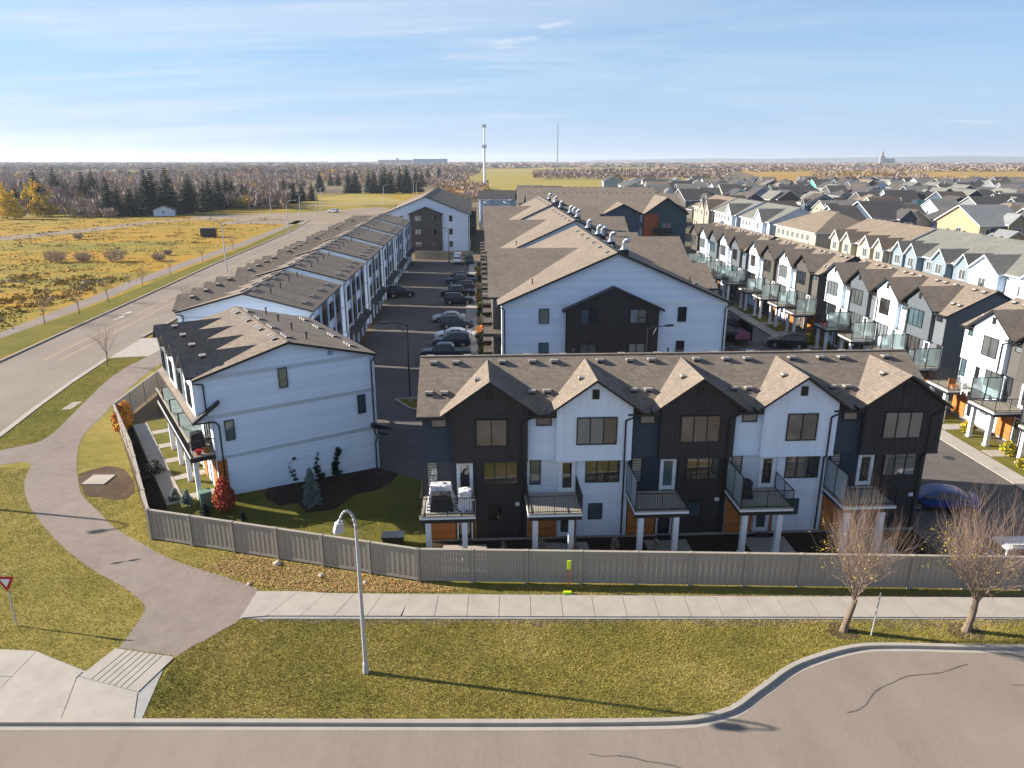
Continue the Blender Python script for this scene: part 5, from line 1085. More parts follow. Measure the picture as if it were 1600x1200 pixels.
# ------------------------------------------------------------------ lamps and signs
def davit_lamp(label, loc, rz, h=8.05, group='grey curved street lamps'):
    root = thing('street_lamp', label, 'street lamp', loc, rz, group)
    b = MB(lampm); b.cyl((0, 0, 0), (0, 0, .5), .16, .13, 10); b.cyl((0, 0, .5), (0, 0, h - .9), .105, .07, 10)
    part('pole', b, root)
    pth = [(0.36 * (1 - math.cos(t)), 0, h - .9 + .9 * math.sin(t)) for t in np.linspace(0, 2.45, 9)]
    part('arm', MB(lampm).tube(pth, .07, 8, 0, .045), root, smooth=True)
    ex, ez = pth[-1][0], pth[-1][2]
    hd = MB(lampm).cyl((ex, 0, ez), (ex + .06, 0, ez - .16), .06, .1, 8); hd.prism([(ex - .12, ez - .14), (ex + .18, ez - .14), (ex + .30, ez - .56), (ex - .10, ez - .56)], -.16, .16, 'y', lampm)
    h_ = part('lamp_head', hd, root); part('lens', MB(clearlamp).box(ex - .06, -.13, ez - .60, ex + .26, .13, ez - .565), h_)
    part('hatch', MB(wtrim).box(ex - .08, -.12, ez - .135, ex + .0, .12, ez - .12).box(ex + .06, -.12, ez - .135, ex + .14, .12, ez - .12), h_)
    return root
davit_lamp('tall grey curved street lamp standing on the front lawn', (-6.57, 27.29, 0), R(205), 8.1)
def road_lamp(label, loc, rz, h=10.5):
    root = thing('street_lamp', label, 'street lamp', loc, rz, 'tall road lamps along the left road')
    part('pole', MB(lampm).cyl((0, 0, 0), (0, 0, h - 1.6), .15, .1, 8), root)
    part('arm', MB(lampm).tube([(1.6 * (1 - math.cos(t)), 0, h - 1.6 + 1.6 * math.sin(t)) for t in np.linspace(0, 1.5, 6)] + [(2.5, 0, h + .02)], .09, 6, 0, .06), root)
    part('lamp_head', MB(lampm).box(2.4, -.17, h - .08, 3.2, .17, h + .08), root); return root
for i, (x, y, lab, rz) in enumerate(((-58.9, 149.7, 'nearest road lamp leaning over the left road by the dark box', 170), (-68.6, 226, 'road lamp beside the far trail before the roundabout', 10), (-76.5, 268, 'road lamp at the near edge of the roundabout', 20), (-105.6, 325, 'leftmost road lamp beyond the roundabout', 10), (-87.7, 342, 'road lamp behind the white car', 30), (-83.6, 317, 'tall road lamp right beside the curved one by the white car', 60), (-64, 372, 'road lamp on the gravel road past the roundabout', 20), (-55, 430, 'road lamp before the spruces', 0), (-60, 455, 'road lamp farthest along the left road', 10), (-42.6, 44.8, 'road lamp near the trail at the left, outside the grass island', 200))):
    road_lamp(lab, (x, y, 0), R(rz), 9.0 if i == 9 else 10.5)
def yard_lamp(label, loc, rz, h=7.6):
    root = thing('parking_lamp', label, 'parking lamp', loc, rz, 'black parking lot lamps')
    part('base', MB(concrete).cyl((0, 0, 0), (0, 0, .5), .25, .25, 10), root)
    part('pole', MB(black).cyl((0, 0, .5), (0, 0, h), .085, .06, 8), root)
    part('arm', MB(black).tube([(0, 0, h - .2), (-.5, 0, h + .05), (-1.9, 0, h + .12)], .045, 6).tube([(0, 0, h - .9), (-.6, 0, h - .55), (-.9, 0, h + .02)], .03, 6), root)
    part('lamp_head', MB(black).box(-2.6, -.16, h + .04, -1.8, .16, h + .18), root); return root
for x, y, lab, rz in ((-9.7, 65.4, 'black lamp with long bracket arm on the kerb island by the angled block', 0), (-7.6, 117, 'black lamp beside the lane walk by the blue-grey car', 0), (-14.2, 164.5, 'black lamp at the far end of the parking lane', 0), (12.2, 63.5, 'black lamp in front of the black bay', 200)): yard_lamp(lab, (x, y, 0), R(rz))
yl = thing('yield_sign', 'red and white triangular yield sign on a leaning post at the left edge', 'road sign', (-24.55, 30.71, 0), R(0))
part('post', MB(lampm).cyl((0, 0, 0), (0, 0, 2.9), .035, .035, 8), yl)
def tri(b, s, y, m):
    b.prism([(-s, 2.5 + s * .577), (s, 2.5 + s * .577), (0, 2.5 - s * 1.155)], y - .006, y + .006, 'y', m)
b = MB(redp); tri(b, .48, -.05, redp); sg_ = part('sign_face', b, yl); b = MB(signw); tri(b, .25, -.062, signw); part('white_triangle', b, sg_)
untag(tag(struct('sign_post', MB(lampm).cyl((17.41, 29.91, 0), (17.55, 29.95, 2.35), .032, .032, 8)), 'bare thin grey metal post beside the left street tree', 'post'))
mk = thing('utility_marker', 'orange utility marker post with lime green top before the fence', 'marker post', (3.04, 34.0, 0)); part('stake', MB(plain('marker_orange', (.55, .12, .03), .6)).box(-.03, -.02, 0, .03, .02, 1.3), mk); part('marker_top', MB(hivis).box(-.1, -.03, 1.15, .1, .03, 1.65), mk)
untag(tag(struct('marker_flag', MB(hivis).box(2.75, 33.4, 0, 3.15, 33.55, .12)), 'lime green ground flag at the sidewalk edge', 'flag'))
nt_ = thing('cell_tower', 'tall white cell tower with antenna clusters beyond the houses', 'tower', (-21.5, 590, 0))
part('mast', MB(wtrim).cyl((0, 0, 0), (0, 0, 34), 1.0, .85, 10).cyl((0, 0, 34), (0, 0, 49), .6, .5, 10), nt_)
for z, r_ in ((32.6, 1.5), (47.5, 1.3)):
    b = MB(metal)
    for k in range(9): a = k * .698; b.box(math.cos(a) * r_ - .25, math.sin(a) * r_ - .25, z - 1.2, math.cos(a) * r_ + .25, math.sin(a) * r_ + .25, z + 1.2)
    b.cyl((0, 0, z - .2), (0, 0, z + .2), r_, r_, 10); part('antenna', b, nt_)
lm = thing('radio_mast', 'thin lattice radio mast on the horizon right of the cell tower', 'radio mast', (105, 1750, 0)); b = MB(plain('mast_grey', (.25, .24, .24), .6))
for dx, dy in ((-1, -1), (1, -1), (0, 1)): b.cyl((dx, dy, 0), (dx * .6, dy * .6, 104), .35, .3, 4)
for k in range(34): z = k * 3.0; b.cyl((-1, -1, z), (1, -1, z + 3), .16, .16, 3); b.cyl((1, -1, z), (0, 1, z + 3), .16, .16, 3); b.cyl((0, 1, z), (-1, -1, z + 3), .16, .16, 3)
part('lattice', b, lm)
ge = thing('grain_elevator', 'pale concrete grain elevator with silos on the right horizon', 'grain elevator', (2105, 4300, 0)); ge.scale = (.8, .8, .8); cb = plain('elevator_concrete', (.22, .225, .235), .85, .1, .05)
part('tower', MB(cb).box(-22, -15, 0, 10, 15, 58).box(-14, -8, 58, 0, 8, 84).box(-6, -3, 84, -2, 3, 104), ge); b = MB(cb)
for i in range(5): b.cyl((20 + i * 15, 0, 0), (20 + i * 15, 0, 42), 7.6, 7.6, 12)
part('silo', b, ge)
fb_ = thing('industrial_building', 'long blue industrial building on the left horizon', 'factory', (-470, 3600, 0)); part('hall', MB(bluesteel).box(0, 0, 0, 115, 40, 28).box(115, -2, 0, 160, 40, 30), fb_); part('roof_edge', MB(black).box(-1, -1, 28, 114.9, 41, 29.5), fb_)
fb2 = thing('industrial_building', 'low grey industrial building left of the long blue one', 'factory', (-760, 4300, 0)); part('hall', MB(midgrey_lap).box(0, 0, 0, 190, 60, 26).box(100, 5, 26, 112, 20, 36), fb2)

# ------------------------------------------------------------------ vehicles
G1 = 'cars parked along the lane'
for kind, paint, x, y, rz, lab, cat in (('sedan', 'navy', -7.4, 75.6, 2.8, 'dark navy sedan parked nearest, partly behind the front roof', 'car'), ('pickup', 'navy', -7.7, 81.4, 182.8, 'large dark navy pickup truck with open bed facing the lane', 'pickup truck'), ('suv', 'navy', -7.5, 87.3, 182.8, 'dark navy van-like car between the pickup and the white car', 'car'), ('sedan', 'white', -7.6, 91.2, 182.8, 'white sedan between two dark cars', 'car'), ('sedan', 'silver', -9.0, 101.8, 182.8, 'silver car showing its front beyond the dark blue wagon', 'car'), ('suv', 'slate', -7.6, 97.6, 2.8, 'slate blue wagon with silver car beyond it', 'car'), ('suv', 'slate', -8.6, 115.4, 2.8, 'slate grey SUV beside the black lamp', 'SUV'), ('pickup', 'black', -9.2, 121.8, 182.8, 'black pickup truck behind the slate SUV', 'pickup truck'), ('suv', 'charcoal', -9.0, 127.8, 182.8, 'charcoal wagon with bright headlamp between two dark trucks', 'car'), ('pickup', 'slate', -9.4, 134.4, 182.8, 'blue-grey pickup truck near the far row end', 'pickup truck'), ('sedan', 'charcoal', -9.6, 140.8, 2.8, 'grey sedan with red tail lamp, farthest of the side-parked cars', 'car'), ('van', 'white', -12.2, 163.5, 272.8, 'white van parked against the far fence', 'van'), ('pickup', 'green', -9.6, 163.4, 272.8, 'dark green pickup truck beside the white van', 'pickup truck'), ('suv', 'black', -18.9, 121.6, 20, 'black hatchback parked at the left garages', 'car')):
    car('parked_car' if kind != 'pickup' else 'pickup_truck', lab, cat, kind, paint, (x, y, -.03), R(rz), G1)
G2 = 'cars on the right lane'
car('parked_car', 'bright blue car parked right of the dark end townhouse', 'car', 'sedan', 'blue', (28.3, 43.6, -.03), R(165), G2)
car('parked_car', 'black SUV with red tail lamps on the right lane', 'SUV', 'suv', 'black', (34.0, 86.9, -.03), R(160), G2)
car('parked_car', 'blue hatchback half hidden by the middle block', 'car', 'sedan', 'navy', (27.0, 80.0, -.03), R(185), G2)
car('parked_car', 'white car behind the fence at the right edge', 'car', 'suv', 'white', (29.3, 36.0, -.03), R(2), G2)
ct = car('parked_car', 'white SUV driving at the roundabout', 'SUV', 'suv', 'white', (-79.3, 329, 0), R(160), 'cars on the left road')
tr = thing('cargo_trailer', 'small dark open trailer with pink load beside the middle block', 'trailer', (28.6, 89.5, 0), R(92)); part('bed', MB(black, leaf_d).box(-2.2, -1.1, .6, 2.2, 1.1, .8, black).box(-2.2, -1.1, .8, 2.2, -1.04, 2.5, black).box(-2.2, 1.04, .8, 2.2, 1.1, 2.5, black).box(2.14, -1.03, .8, 2.2, 1.03, 2.5, black), tr)
part('load', MB(plain('pink_load', (.30, .10, .16), .8, .3, 3)).box(-2, -.95, .8, 2, .95, 1.5), tr)
for s in (-1, 1): part('wheel', MB(rubber).cyl((0, s * 1.12, .4), (0, s * 1.32, .4), .4, n=14), tr)

# ------------------------------------------------------------------ trees, shrubs, bushes
def street_tree(label, loc, seed, lean, h, group, depth=4, mains=9, r=.13, trunk=1.9, spread=.40, leafn=420, rad=None):
    rng = np.random.default_rng(seed); root = thing('street_tree', label, 'tree', loc, 0, group)
    b = MB(bark); p = Vector((0, 0, -.05)); d = Vector((lean[0], lean[1], 1)).normalized(); pts = []
    for i in range(5):
        q = p + d * (trunk / 5); b.cyl(p, q, r * (1.25 - .08 * i) * (1.25 if i == 0 else 1), r * (1.17 - .08 * i), 9, 0, caps=False); p = q; d = (d + Vector((rng.normal() * .03, rng.normal() * .03, 0))).normalized()
    part('trunk', b, root)
    tips = []; b = MB(twig)
    for k in range(mains):
        a = 6.283 * k / mains + rng.normal() * .25; sp = .25 + .40 * rng.random() if k else .04
        dd = Vector((math.cos(a) * sp, math.sin(a) * sp, 1)).normalized()
        bare_tree(b, p - d * (.45 * rng.random()), dd, (h - trunk) * (.50 + .14 * rng.random()), r * .36, depth - 1, rng, spread, 0, tips)
    Vb = np.array(b.v); zt = trunk * .9; up = Vb[:, 2] > zt; ax = np.array([p.x, p.y]); kz = (h + .25 - zt) / (np.percentile(Vb[:, 2], 99.0) - zt)
    kr = (rad or 9.0) / np.percentile(np.linalg.norm(Vb[:, :2] - ax, axis=1), 97); kr = min(1.0, kr); kz = min(1.15, kz)
    def fit(v): return (ax[0] + (v[0] - ax[0]) * kr, ax[1] + (v[1] - ax[1]) * kr, v[2] if v[2] < zt else zt + (v[2] - zt) * kz)
    b.v = [fit(v) for v in b.v]; tips = [fit(v) for v in tips]
    part('branches', b, root, 'dense bare upright twigs')
    if leafn:
        L_ = leaves('leaf', [(x, y, z, .22, .22, .22) for x, y, z in tips[::2] if z < h * .66 and (x < .5 or z < h * .5)] or [(0, 0, h * .5, .5, .5, .5)], int(leafn * 1.3), .03, [leaf_yg, leaf_y, leaf_f], rng=rng)
        part('leaves', L_, root, 'few yellow leaves left low in the crown', 'stuff')
    return root
street_tree('bare vase-shaped street tree left of the two, thin post beside it', (16.25, 30.3, 0), 3, (.10, .02), 7.3, 'bare street trees on the front lawn', r=.14, mains=10, rad=2.15)
street_tree('bare vase-shaped street tree at the right edge of the front lawn', (22.25, 30.3, 0), 8, (.16, 0), 7.5, 'bare street trees on the front lawn', r=.15, mains=11, spread=.44, rad=2.5)
sapl = None
for i, (x, y, h, lab) in enumerate(((-45.3, 78, 5.4, 'bare young tree on the grass island between road and trail'), (-66.2, 100.4, 5.0, 'bare sapling nearest on the verge across the road'), (-65.0, 107, 5.2, 'second bare sapling on the verge across the road'), (-66.0, 117, 5.0, 'third bare sapling on the verge across the road'), (-67.2, 131, 4.6, 'fourth bare sapling on the verge across the road'), (-69.0, 146, 4.6, 'fifth bare sapling on the verge across the road'), (-70.6, 166, 4.6, 'sixth bare sapling on the verge across the road'), (-50.5, 112, 4.6, 'bare sapling on the near verge before the second block'), (-72.5, 190, 4.6, 'farthest bare sapling on the verge across the road'))):
    if i < 2: sapl = street_tree(lab, (x, y, 0), 30 + i, (.04, .02), h, 'bare saplings along the left road', depth=3, mains=8, r=.055, trunk=1.6, spread=.3, leafn=0)
    else: copy_tree(sapl, (x, y, 0), i * 1.3, lab, h / 5.0)
HAZE = 1
if HAZE:
    hz_m = bpy.data.materials.new('air'); hz_m.use_nodes = True; t_ = hz_m.node_tree; t_.nodes.clear(); o_ = t_.nodes.new('ShaderNodeOutputMaterial'); v_ = t_.nodes.new('ShaderNodeVolumePrincipled'); v_.inputs['Color'].default_value = (.80, .88, 1, 1); v_.inputs['Density'].default_value = HAZE_D; v_.inputs['Anisotropy'].default_value = 0.2; t_.links.new(v_.outputs[0], o_.inputs['Volume'])
    struct('haze', MB(hz_m).box(-21000, -500, -1.2, 21000, 30500, 175), 'stuff')
for (x, y, r_) in ((16.2, 30.25, .75), (22.2, 30.25, .8)):
    struct('tree_mulch_ring', MB(dirt).poly([(x + r_ * (1 + .15 * math.sin(k * 2.3)) * math.cos(k * .524), y + r_ * .9 * (1 + .12 * math.cos(k * 1.7)) * math.sin(k * .524), -.015) for k in range(12)]))
def shrub(name, label, loc, blobs, n, size, mats, group, weights=None, stems=5, seed=1, cat='shrub'):
    rng = np.random.default_rng(seed); root = thing(name, label, cat, loc, rng.random() * 6, group)
    b = MB(bark)
    for k in range(stems):
        bb = blobs[k % len(blobs)]; b.tube([(rng.normal() * .08, rng.normal() * .08, -.05), ((bb[0]) * .5 + rng.normal() * .06, bb[1] * .5 + rng.normal() * .06, bb[2] * .6), (bb[0] + rng.normal() * bb[3] * .3, bb[1] + rng.normal() * bb[4] * .3, bb[2] + bb[5] * .5)], .02, 4, 0, .006)
    part('stems', b, root); part('foliage', leaves('foliage', blobs, n, size, mats, weights, rng), root, kind=None); return root
shrub('red_shrub', 'bright red autumn shrub beside the green utility box', (-18.4, 42.0, yard_z(-18.4, 42.0)), [(0, 0, .9, .75, .75, .8), (.25, .1, 1.5, .55, .5, .7), (-.3, -.1, 1.4, .5, .5, .6), (0, 0, 2.0, .35, .35, .5)], 3600, .075, [leaf_r, leaf_o, leaf_d], 'shrubs in the yard', [.72, .16, .12], 9, 5)
for k, (x, y, h, lab) in enumerate(((-33.5, 58.9, 1.0, 'taller orange shrub in the fence corner by the trail'), (-32.9, 57.2, .8, 'lower orange shrub beside the fence, nearer one'))):
    shrub('orange_shrub', lab, (x, y, 0), [(0, 0, .8 * h, .7, .7, .7 * h), (.2, .4, 1.5 * h, .5, .5, .7 * h), (-.2, -.5, .7, .6, .7, .6)], 2600, .09, [leaf_o, leaf_y, leaf_g], 'shrubs in the yard', [.66, .2, .14], 6, 11 + k)
shrub('green_shrub', 'rounded green shrub below the back fence', (-31.3, 62.5, 0), [(0, 0, .6, 1.1, .9, .6)], 1800, .1, [leaf_g, leaf_yg], 'shrubs in the yard', [.85, .15], 6, 15)
shrub('pale_tipped_shrub', 'dark shrub with pale seed heads inside the left fence', (-25.4, 47.2, 0), [(0, 0, .7, .8, .8, .7), (0, 0, 1.3, .55, .55, .5)], 2200, .07, [needle_d, leaf_w], 'shrubs in the yard', [.6, .4], 8, 16)
for k, (lx, h, lab) in enumerate(((4.9, 1.25, 'pale-tipped columnar shrub before the leftmost dark unit'), (7.0, 1.5, 'pale-tipped shrub beside the second balcony post on its left'), (8.9, 1.35, 'pale-tipped shrub beneath the second balcony right post'), (11.2, 1.5, 'pale-tipped shrub below the white unit downspout'), (13.5, 1.3, 'pale-tipped shrub by the third balcony left post'))):
    px_, py_ = -.5 + (lx - 4.9) * 1.02, 38.0 + .053 * (lx - 4.9) - 1.2
    shrub('columnar_shrub', lab, (px_, py_, 0), [(0, 0, h * .5, .22, .22, h * .5), (.22, .1, h * .4, .16, .16, h * .4), (-.24, 0, h * .35, .15, .15, h * .35)], 620, .055, [leaf_w, leaf_d, leaf_g], 'pale columnar shrubs in the front bed', [.6, .25, .15], 5, 40 + k)
for k, (x, y, s_, lab) in enumerate(((37.6, 88.6, 1.0, 'yellow shrub by the taupe end unit'), (38.6, 86.6, .8, 'second yellow shrub near the taupe end unit'), (38.6, 57.4, .8, 'yellow shrub between the white posts of the right row'), (38.9, 52.5, .9, 'green and yellow shrub by the nearest right posts'), (38.3, 50.0, .7, 'low yellow-green shrub by the right lawn'), (38.4, 62.3, .6, 'small shrub at the corner of the right row'))):
    shrub('yellow_shrub', lab, (x, y, 0), [(0, 0, .5 * s_, .8 * s_, .8 * s_, .55 * s_), (.2, .1, .9 * s_, .5 * s_, .5 * s_, .45 * s_)], 1000, .09, [leaf_yg, leaf_y, leaf_g], 'yellow shrubs on the right lane', None, 5, 60 + k)
pl_rng = random.Random(5); CN = [('yellow-green', [leaf_yg, leaf_g]), ('rust orange', [leaf_o, leaf_f]), ('dark green', [leaf_g, needle]), ('pale brown', [leaf_f, leaf_w])]
for k in range(15):
    y = 72 + k * 5.6; x = -2.6 - (y - 70) * .052; cn, ms = CN[(0, 1, 0, 2, 1, 3, 2, 0, 1, 2, 3, 0, 2, 1, 0)[k]]; h = pl_rng.uniform(.5, 1.0)
    pos = ('nearest', 'second', 'third', 'fourth', 'fifth', 'sixth', 'seventh', 'eighth', 'ninth', 'tenth', 'eleventh', 'twelfth', 'thirteenth', 'fourteenth', 'farthest')[k]
    shrub('border_shrub', '%s shrub, %s in the strip between lane walk and balconies' % (cn, pos), (x, y, 0), [(0, 0, h * .6, .8, 1.1, h * .65), (.2, .5, h, .5, .6, h * .5)], 420, .14, ms, 'shrubs along the lane walk', None, 4, 80 + k)
def conifer(name, label, loc, h, r, seed, mat, group, dens=1.0):
    root = thing(name, label, 'tree', loc, 0, group); part('trunk', MB(bark).cyl((0, 0, -.1), (0, 0, h * .9), .03 * h ** .8 + .03, .015, 7), root); part('crown', spruce_mesh('crown', h, r, seed, mat, dens), root); return root
conifer('blue_spruce', 'young blue-green spruce in the dark mulch bed', (-13.25, 43.5, yard_z(-13.25, 43.5)), 2.65, .62, 1, needle_b, 'small conifers in the yard')
for k, (x, y, h, lab) in enumerate(((-15.3, 46.0, 2.0, 'narrow dark weeping spruce, leftmost by the white wall'), (-13.7, 46.9, 2.0, 'narrow dark weeping spruce behind the blue spruce'), (-12.5, 47.5, 2.1, 'narrow dark weeping spruce, rightmost by the white wall'))):
    rng = np.random.default_rng(70 + k); root = thing('weeping_spruce', lab, 'tree', (x, y, yard_z(x, y)), 0, 'small conifers in the yard')
    pth = [(.12 * math.sin(z * 3.1 + k), .1 * math.cos(z * 2.2 + k), z) for z in np.linspace(0, h * .97, 7)] + [(.25 * (1 if k != 1 else -1), 0, h * .93)]
    part('trunk', MB(bark).tube(pth, .035, 5, 0, .012), root)
    part('crown', leaves('crown', [(p[0], p[1], p[2] - .05, .26 * (1.15 - i * .09) * (1 + .5 * (i % 2)), .26 * (1.15 - i * .09), .17) for i, p in enumerate(pth)], 1500, .07, [needle_d], rng=rng), root)
for k, (x, y, lab) in enumerate(((-22.0, 42.9, 'small green pine left of the pair inside the fence corner'), (-21.0, 42.4, 'small green pine right of the pair inside the fence corner'), (-19.6, 41.6, 'tiny pine beside the green utility box'))): conifer('small_pine', lab, (x, y, yard_z(x, y)), (1.25, 1.35, .9)[k], (.38, .4, .25)[k], 5 + k, needle_b if k < 2 else needle, 'small conifers in the yard', .6)
shrub('bare_yard_plant', 'small dark plant behind the angled fence by the red shrub', (-16.9, 41.0, 0), [(0, 0, .5, .2, .2, .5)], 240, .06, [needle_d], 'shrubs in the yard', None, 3, 99)
# spruces beyond the meadow
SPR = [spruce_mesh('crown', 16, 3.9, 100 + k, needle, 1.25) for k in range(5)]; TRK = MB(bark_g).cyl((0, 0, -.2), (0, 0, 14.5), .3, .04, 7).mesh('trunk')
SP = [(-219, 329, 12.9), (-230, 361, 18.8), (-237, 388, 19.8), (-219, 338, 11.2), (-207, 361, 17.9), (-211, 377, 18.6), (-166, 306, 16.8), (-162, 306, 12.3), (-157, 306, 13.5), (-154, 314, 19.2), (-151, 314, 20.2), (-148, 321, 20.2), (-145, 317, 13.2), (-142, 325, 14.9), (-146, 338, 17.3), (-141, 347, 16.6), (-147, 356, 10.7), (-144, 366, 17.0), (-140, 366, 11.8), (-137, 366, 14.9), (-134, 377, 10.0), (-122, 400, 14.2), (-117, 400, 12.6), (-120, 425, 10.2), (-114, 425, 11.3), (-141, 549, 14.4), (-147, 573, 15.5), (-167, 691, 12.5), (-160, 691, 12.5), (-115, 527, 16.0), (-110, 527, 17.3), (-105, 549, 15.8), (-97, 527, 16.0), (-93, 549, 18.9), (-85, 527, 17.3), (-82, 549, 18.9), (-74, 527, 20.3), (-70, 549, 18.0), (-79, 657, 16.1), (-82, 729, 17.9), (-77, 794, 17.5)]
sr_ = random.Random(4)
SP += [(x + sr_.uniform(-5, 5), y + sr_.uniform(3, 9), h * sr_.uniform(.75, 1.0)) for x, y, h in SP[3:25:2] + SP[29:38:3]]
def spruce_label(x, y, h):
    sz = 'very tall' if h > 18 else 'tall' if h > 15 else 'middling' if h > 12.5 else 'short'
    u = 800 + 1130 * x / (y * .9555 + 5)
    pl = 'behind the yellow trees at the left' if u < 110 else 'in the pair above the bare brush' if u < 160 else 'left of the white shed' if u < 220 else 'right behind the white shed' if u < 265 else 'right of the white shed' if u < 330 else 'by the wooden pole' if u < 385 else 'beyond the first roundabout lamp' if u < 470 else 'in the open pale field' if u < 540 else 'behind the far road lamps' if u < 600 else 'left of the far apartment roof' if u < 645 else 'above the far apartment roof'
    return '%s dark spruce %s' % (sz, pl)
cnt = {}
for i, (x, y, h) in enumerate(SP):
    lab = spruce_label(x, y, h); cnt[lab] = cnt.get(lab, 0) + 1
    if cnt[lab] > 1: lab += (', half hidden by its neighbour', ', second in the cluster', ', last of the cluster', ', at the back of the cluster', ', at the edge', ', deepest in the wood', ', crowded by others')[min(6, cnt[lab] - 2)]
    root = thing('spruce_tree', lab, 'tree', (x, y, -.05), i * 1.7, 'dark spruces beyond the meadow'); k = h / 16; k2 = k * random.uniform(1.15, 1.5); root.scale = (k2, k2, k)
    link('trunk', TRK, root); link('crown', SPR[i % 5], root)
for i, (x, y, h, r_, lab) in enumerate(((-199, 292, 13.2, 3.2, 'golden yellow poplar at the left edge'), (-195.5, 291, 10.8, 3.0, 'lower golden poplar beside the leftmost one'), (-196, 306, 14.8, 2.8, 'tall golden yellow poplar, second from the left edge'), (-190, 305, 9.2, 3.4, 'broad yellow-green tree right of the golden poplars'), (-209, 321, 12.5, 1.8, 'thin pale gold poplar between the golden ones'))):
    rng = np.random.default_rng(200 + i); root = thing('yellow_poplar', lab, 'tree', (x, y, 0), 0, 'golden poplars at the left')
    part('trunk', MB(bark_g).cyl((0, 0, 0), (0, 0, h * .8), .22, .05, 6), root)
    bl = [(rng.normal() * r_ * .35, rng.normal() * r_ * .35, h * t, r_ * (1.05 - t) * .9 + .4, r_ * (1.05 - t) * .9 + .4, h * .12) for t in np.linspace(.16, .93, 9)]
    part('crown', leaves('crown', bl, 2600, .30, [leaf_y, leaf_yg, leaf_f], [.75, .15, .1] if i != 3 else [.3, .5, .2], rng), root)
# purple-brown bushes in the meadow and heaps of rough growth
for i, (x, y, r_, lab) in enumerate(((-103.5, 165, 2.9, 'large bare purple-brown bush, leftmost in the meadow'), (-97.8, 166, 2.2, 'middle-sized bare bush in the meadow, second from left'), (-90.5, 166, 3.0, 'large rounded bare bush in the meadow, third from left'), (-81.0, 167, 1.9, 'small bare bush near the far trail'), (-127, 215, 1.8, 'bare bush beside the gravel track'), (-84, 178, 1.3, 'tiny bare bush right of the others'))):
    rng = np.random.default_rng(300 + i); root = thing('bare_bush', lab, 'bush', (x, y, 0), 0, 'bare bushes in the meadow')
    V = twig_cloud('c', 900, r_ * 1.35, r_ * 1.0, None, rng, .02, .028, up=.6); part('twigs', mesh_from('twigs', V.reshape(-1, 3), np.arange(len(V) * 3).reshape(-1, 3).tolist(), [brush[1], brush[0]], rng.choice(2, len(V)), uv=False), root)
    part('stems', MB(bark_g).tube([(0, 0, 0), (.2, .1, r_)], .06, 4).tube([(0, 0, 0), (-.3, .2, r_ * .9)], .05, 4), root)
def clumps(name, xs, ys, size, hgt, mats, weights, per=14, rng=RNG, wd=.16):
    n = len(xs); N_ = n * per; s = np.repeat(size, per); a = rng.random(N_) * 6.283; r_ = s * np.sqrt(rng.random(N_)) ; X = np.repeat(xs, per) + np.cos(a) * r_; Y = np.repeat(ys, per) + np.sin(a) * r_
    hh = np.repeat(hgt, per) * (.5 + .7 * rng.random(N_)) * (1.05 - .6 * r_ / (s + 1e-6)); P = np.stack([X, Y, np.full(N_, -.06)], 1); T = P + np.stack([rng.normal(size=N_) * .25 * hh, rng.normal(size=N_) * .25 * hh, hh], 1)
    th = rng.random(N_) * 3.14; S = np.stack([np.cos(th), np.sin(th), np.zeros(N_)], 1) * (wd * s)[:, None]
    V = np.stack([P - S * .6, P + S * .6, T + S * .5, T - S * .5], 1).reshape(-1, 3); mi = np.repeat(rng.choice(len(mats), n, p=weights), per)
    return struct(name, mesh_from(name, V, np.arange(N_ * 4).reshape(-1, 4).tolist(), mats, mi, uv=False), 'stuff')
n = 3000; ys = 72 + (RNG.random(n) ** 1.3) * 230; xs = -62 - ys * .085 - RNG.random(n) ** .9 * (ys * .62)
grassy = [plain('rough_gold', (0.336, 0.216, 0.036), .95, .3, .2), plain('rough_olive', (0.204, 0.174, 0.034), .95, .3, .2), plain('rough_rust', (0.272, 0.136, 0.043), .95, .3, .2), plain('rough_brown', (0.171, 0.113, 0.063), .95, .3, .2)]
ok = (xs > -260); clumps('meadow_growth', xs[ok], ys[ok], .9 + RNG.random(ok.sum()) * 2.0, .10 + RNG.random(ok.sum()) ** 2 * .26, grassy, [.42, .30, .22, .06], 12)
n = 170; ys = 84 + RNG.random(n) * 60; xs = -73 - (ys - 82) * .05 - RNG.random(n) ** 1.5 * 22; clumps('bramble_strip', xs, ys, .8 + RNG.random(n) * 1.0, .3 + RNG.random(n) * .5, [grassy[2], grassy[0], grassy[1], brush[0]], [.3, .25, .25, .2], 20)
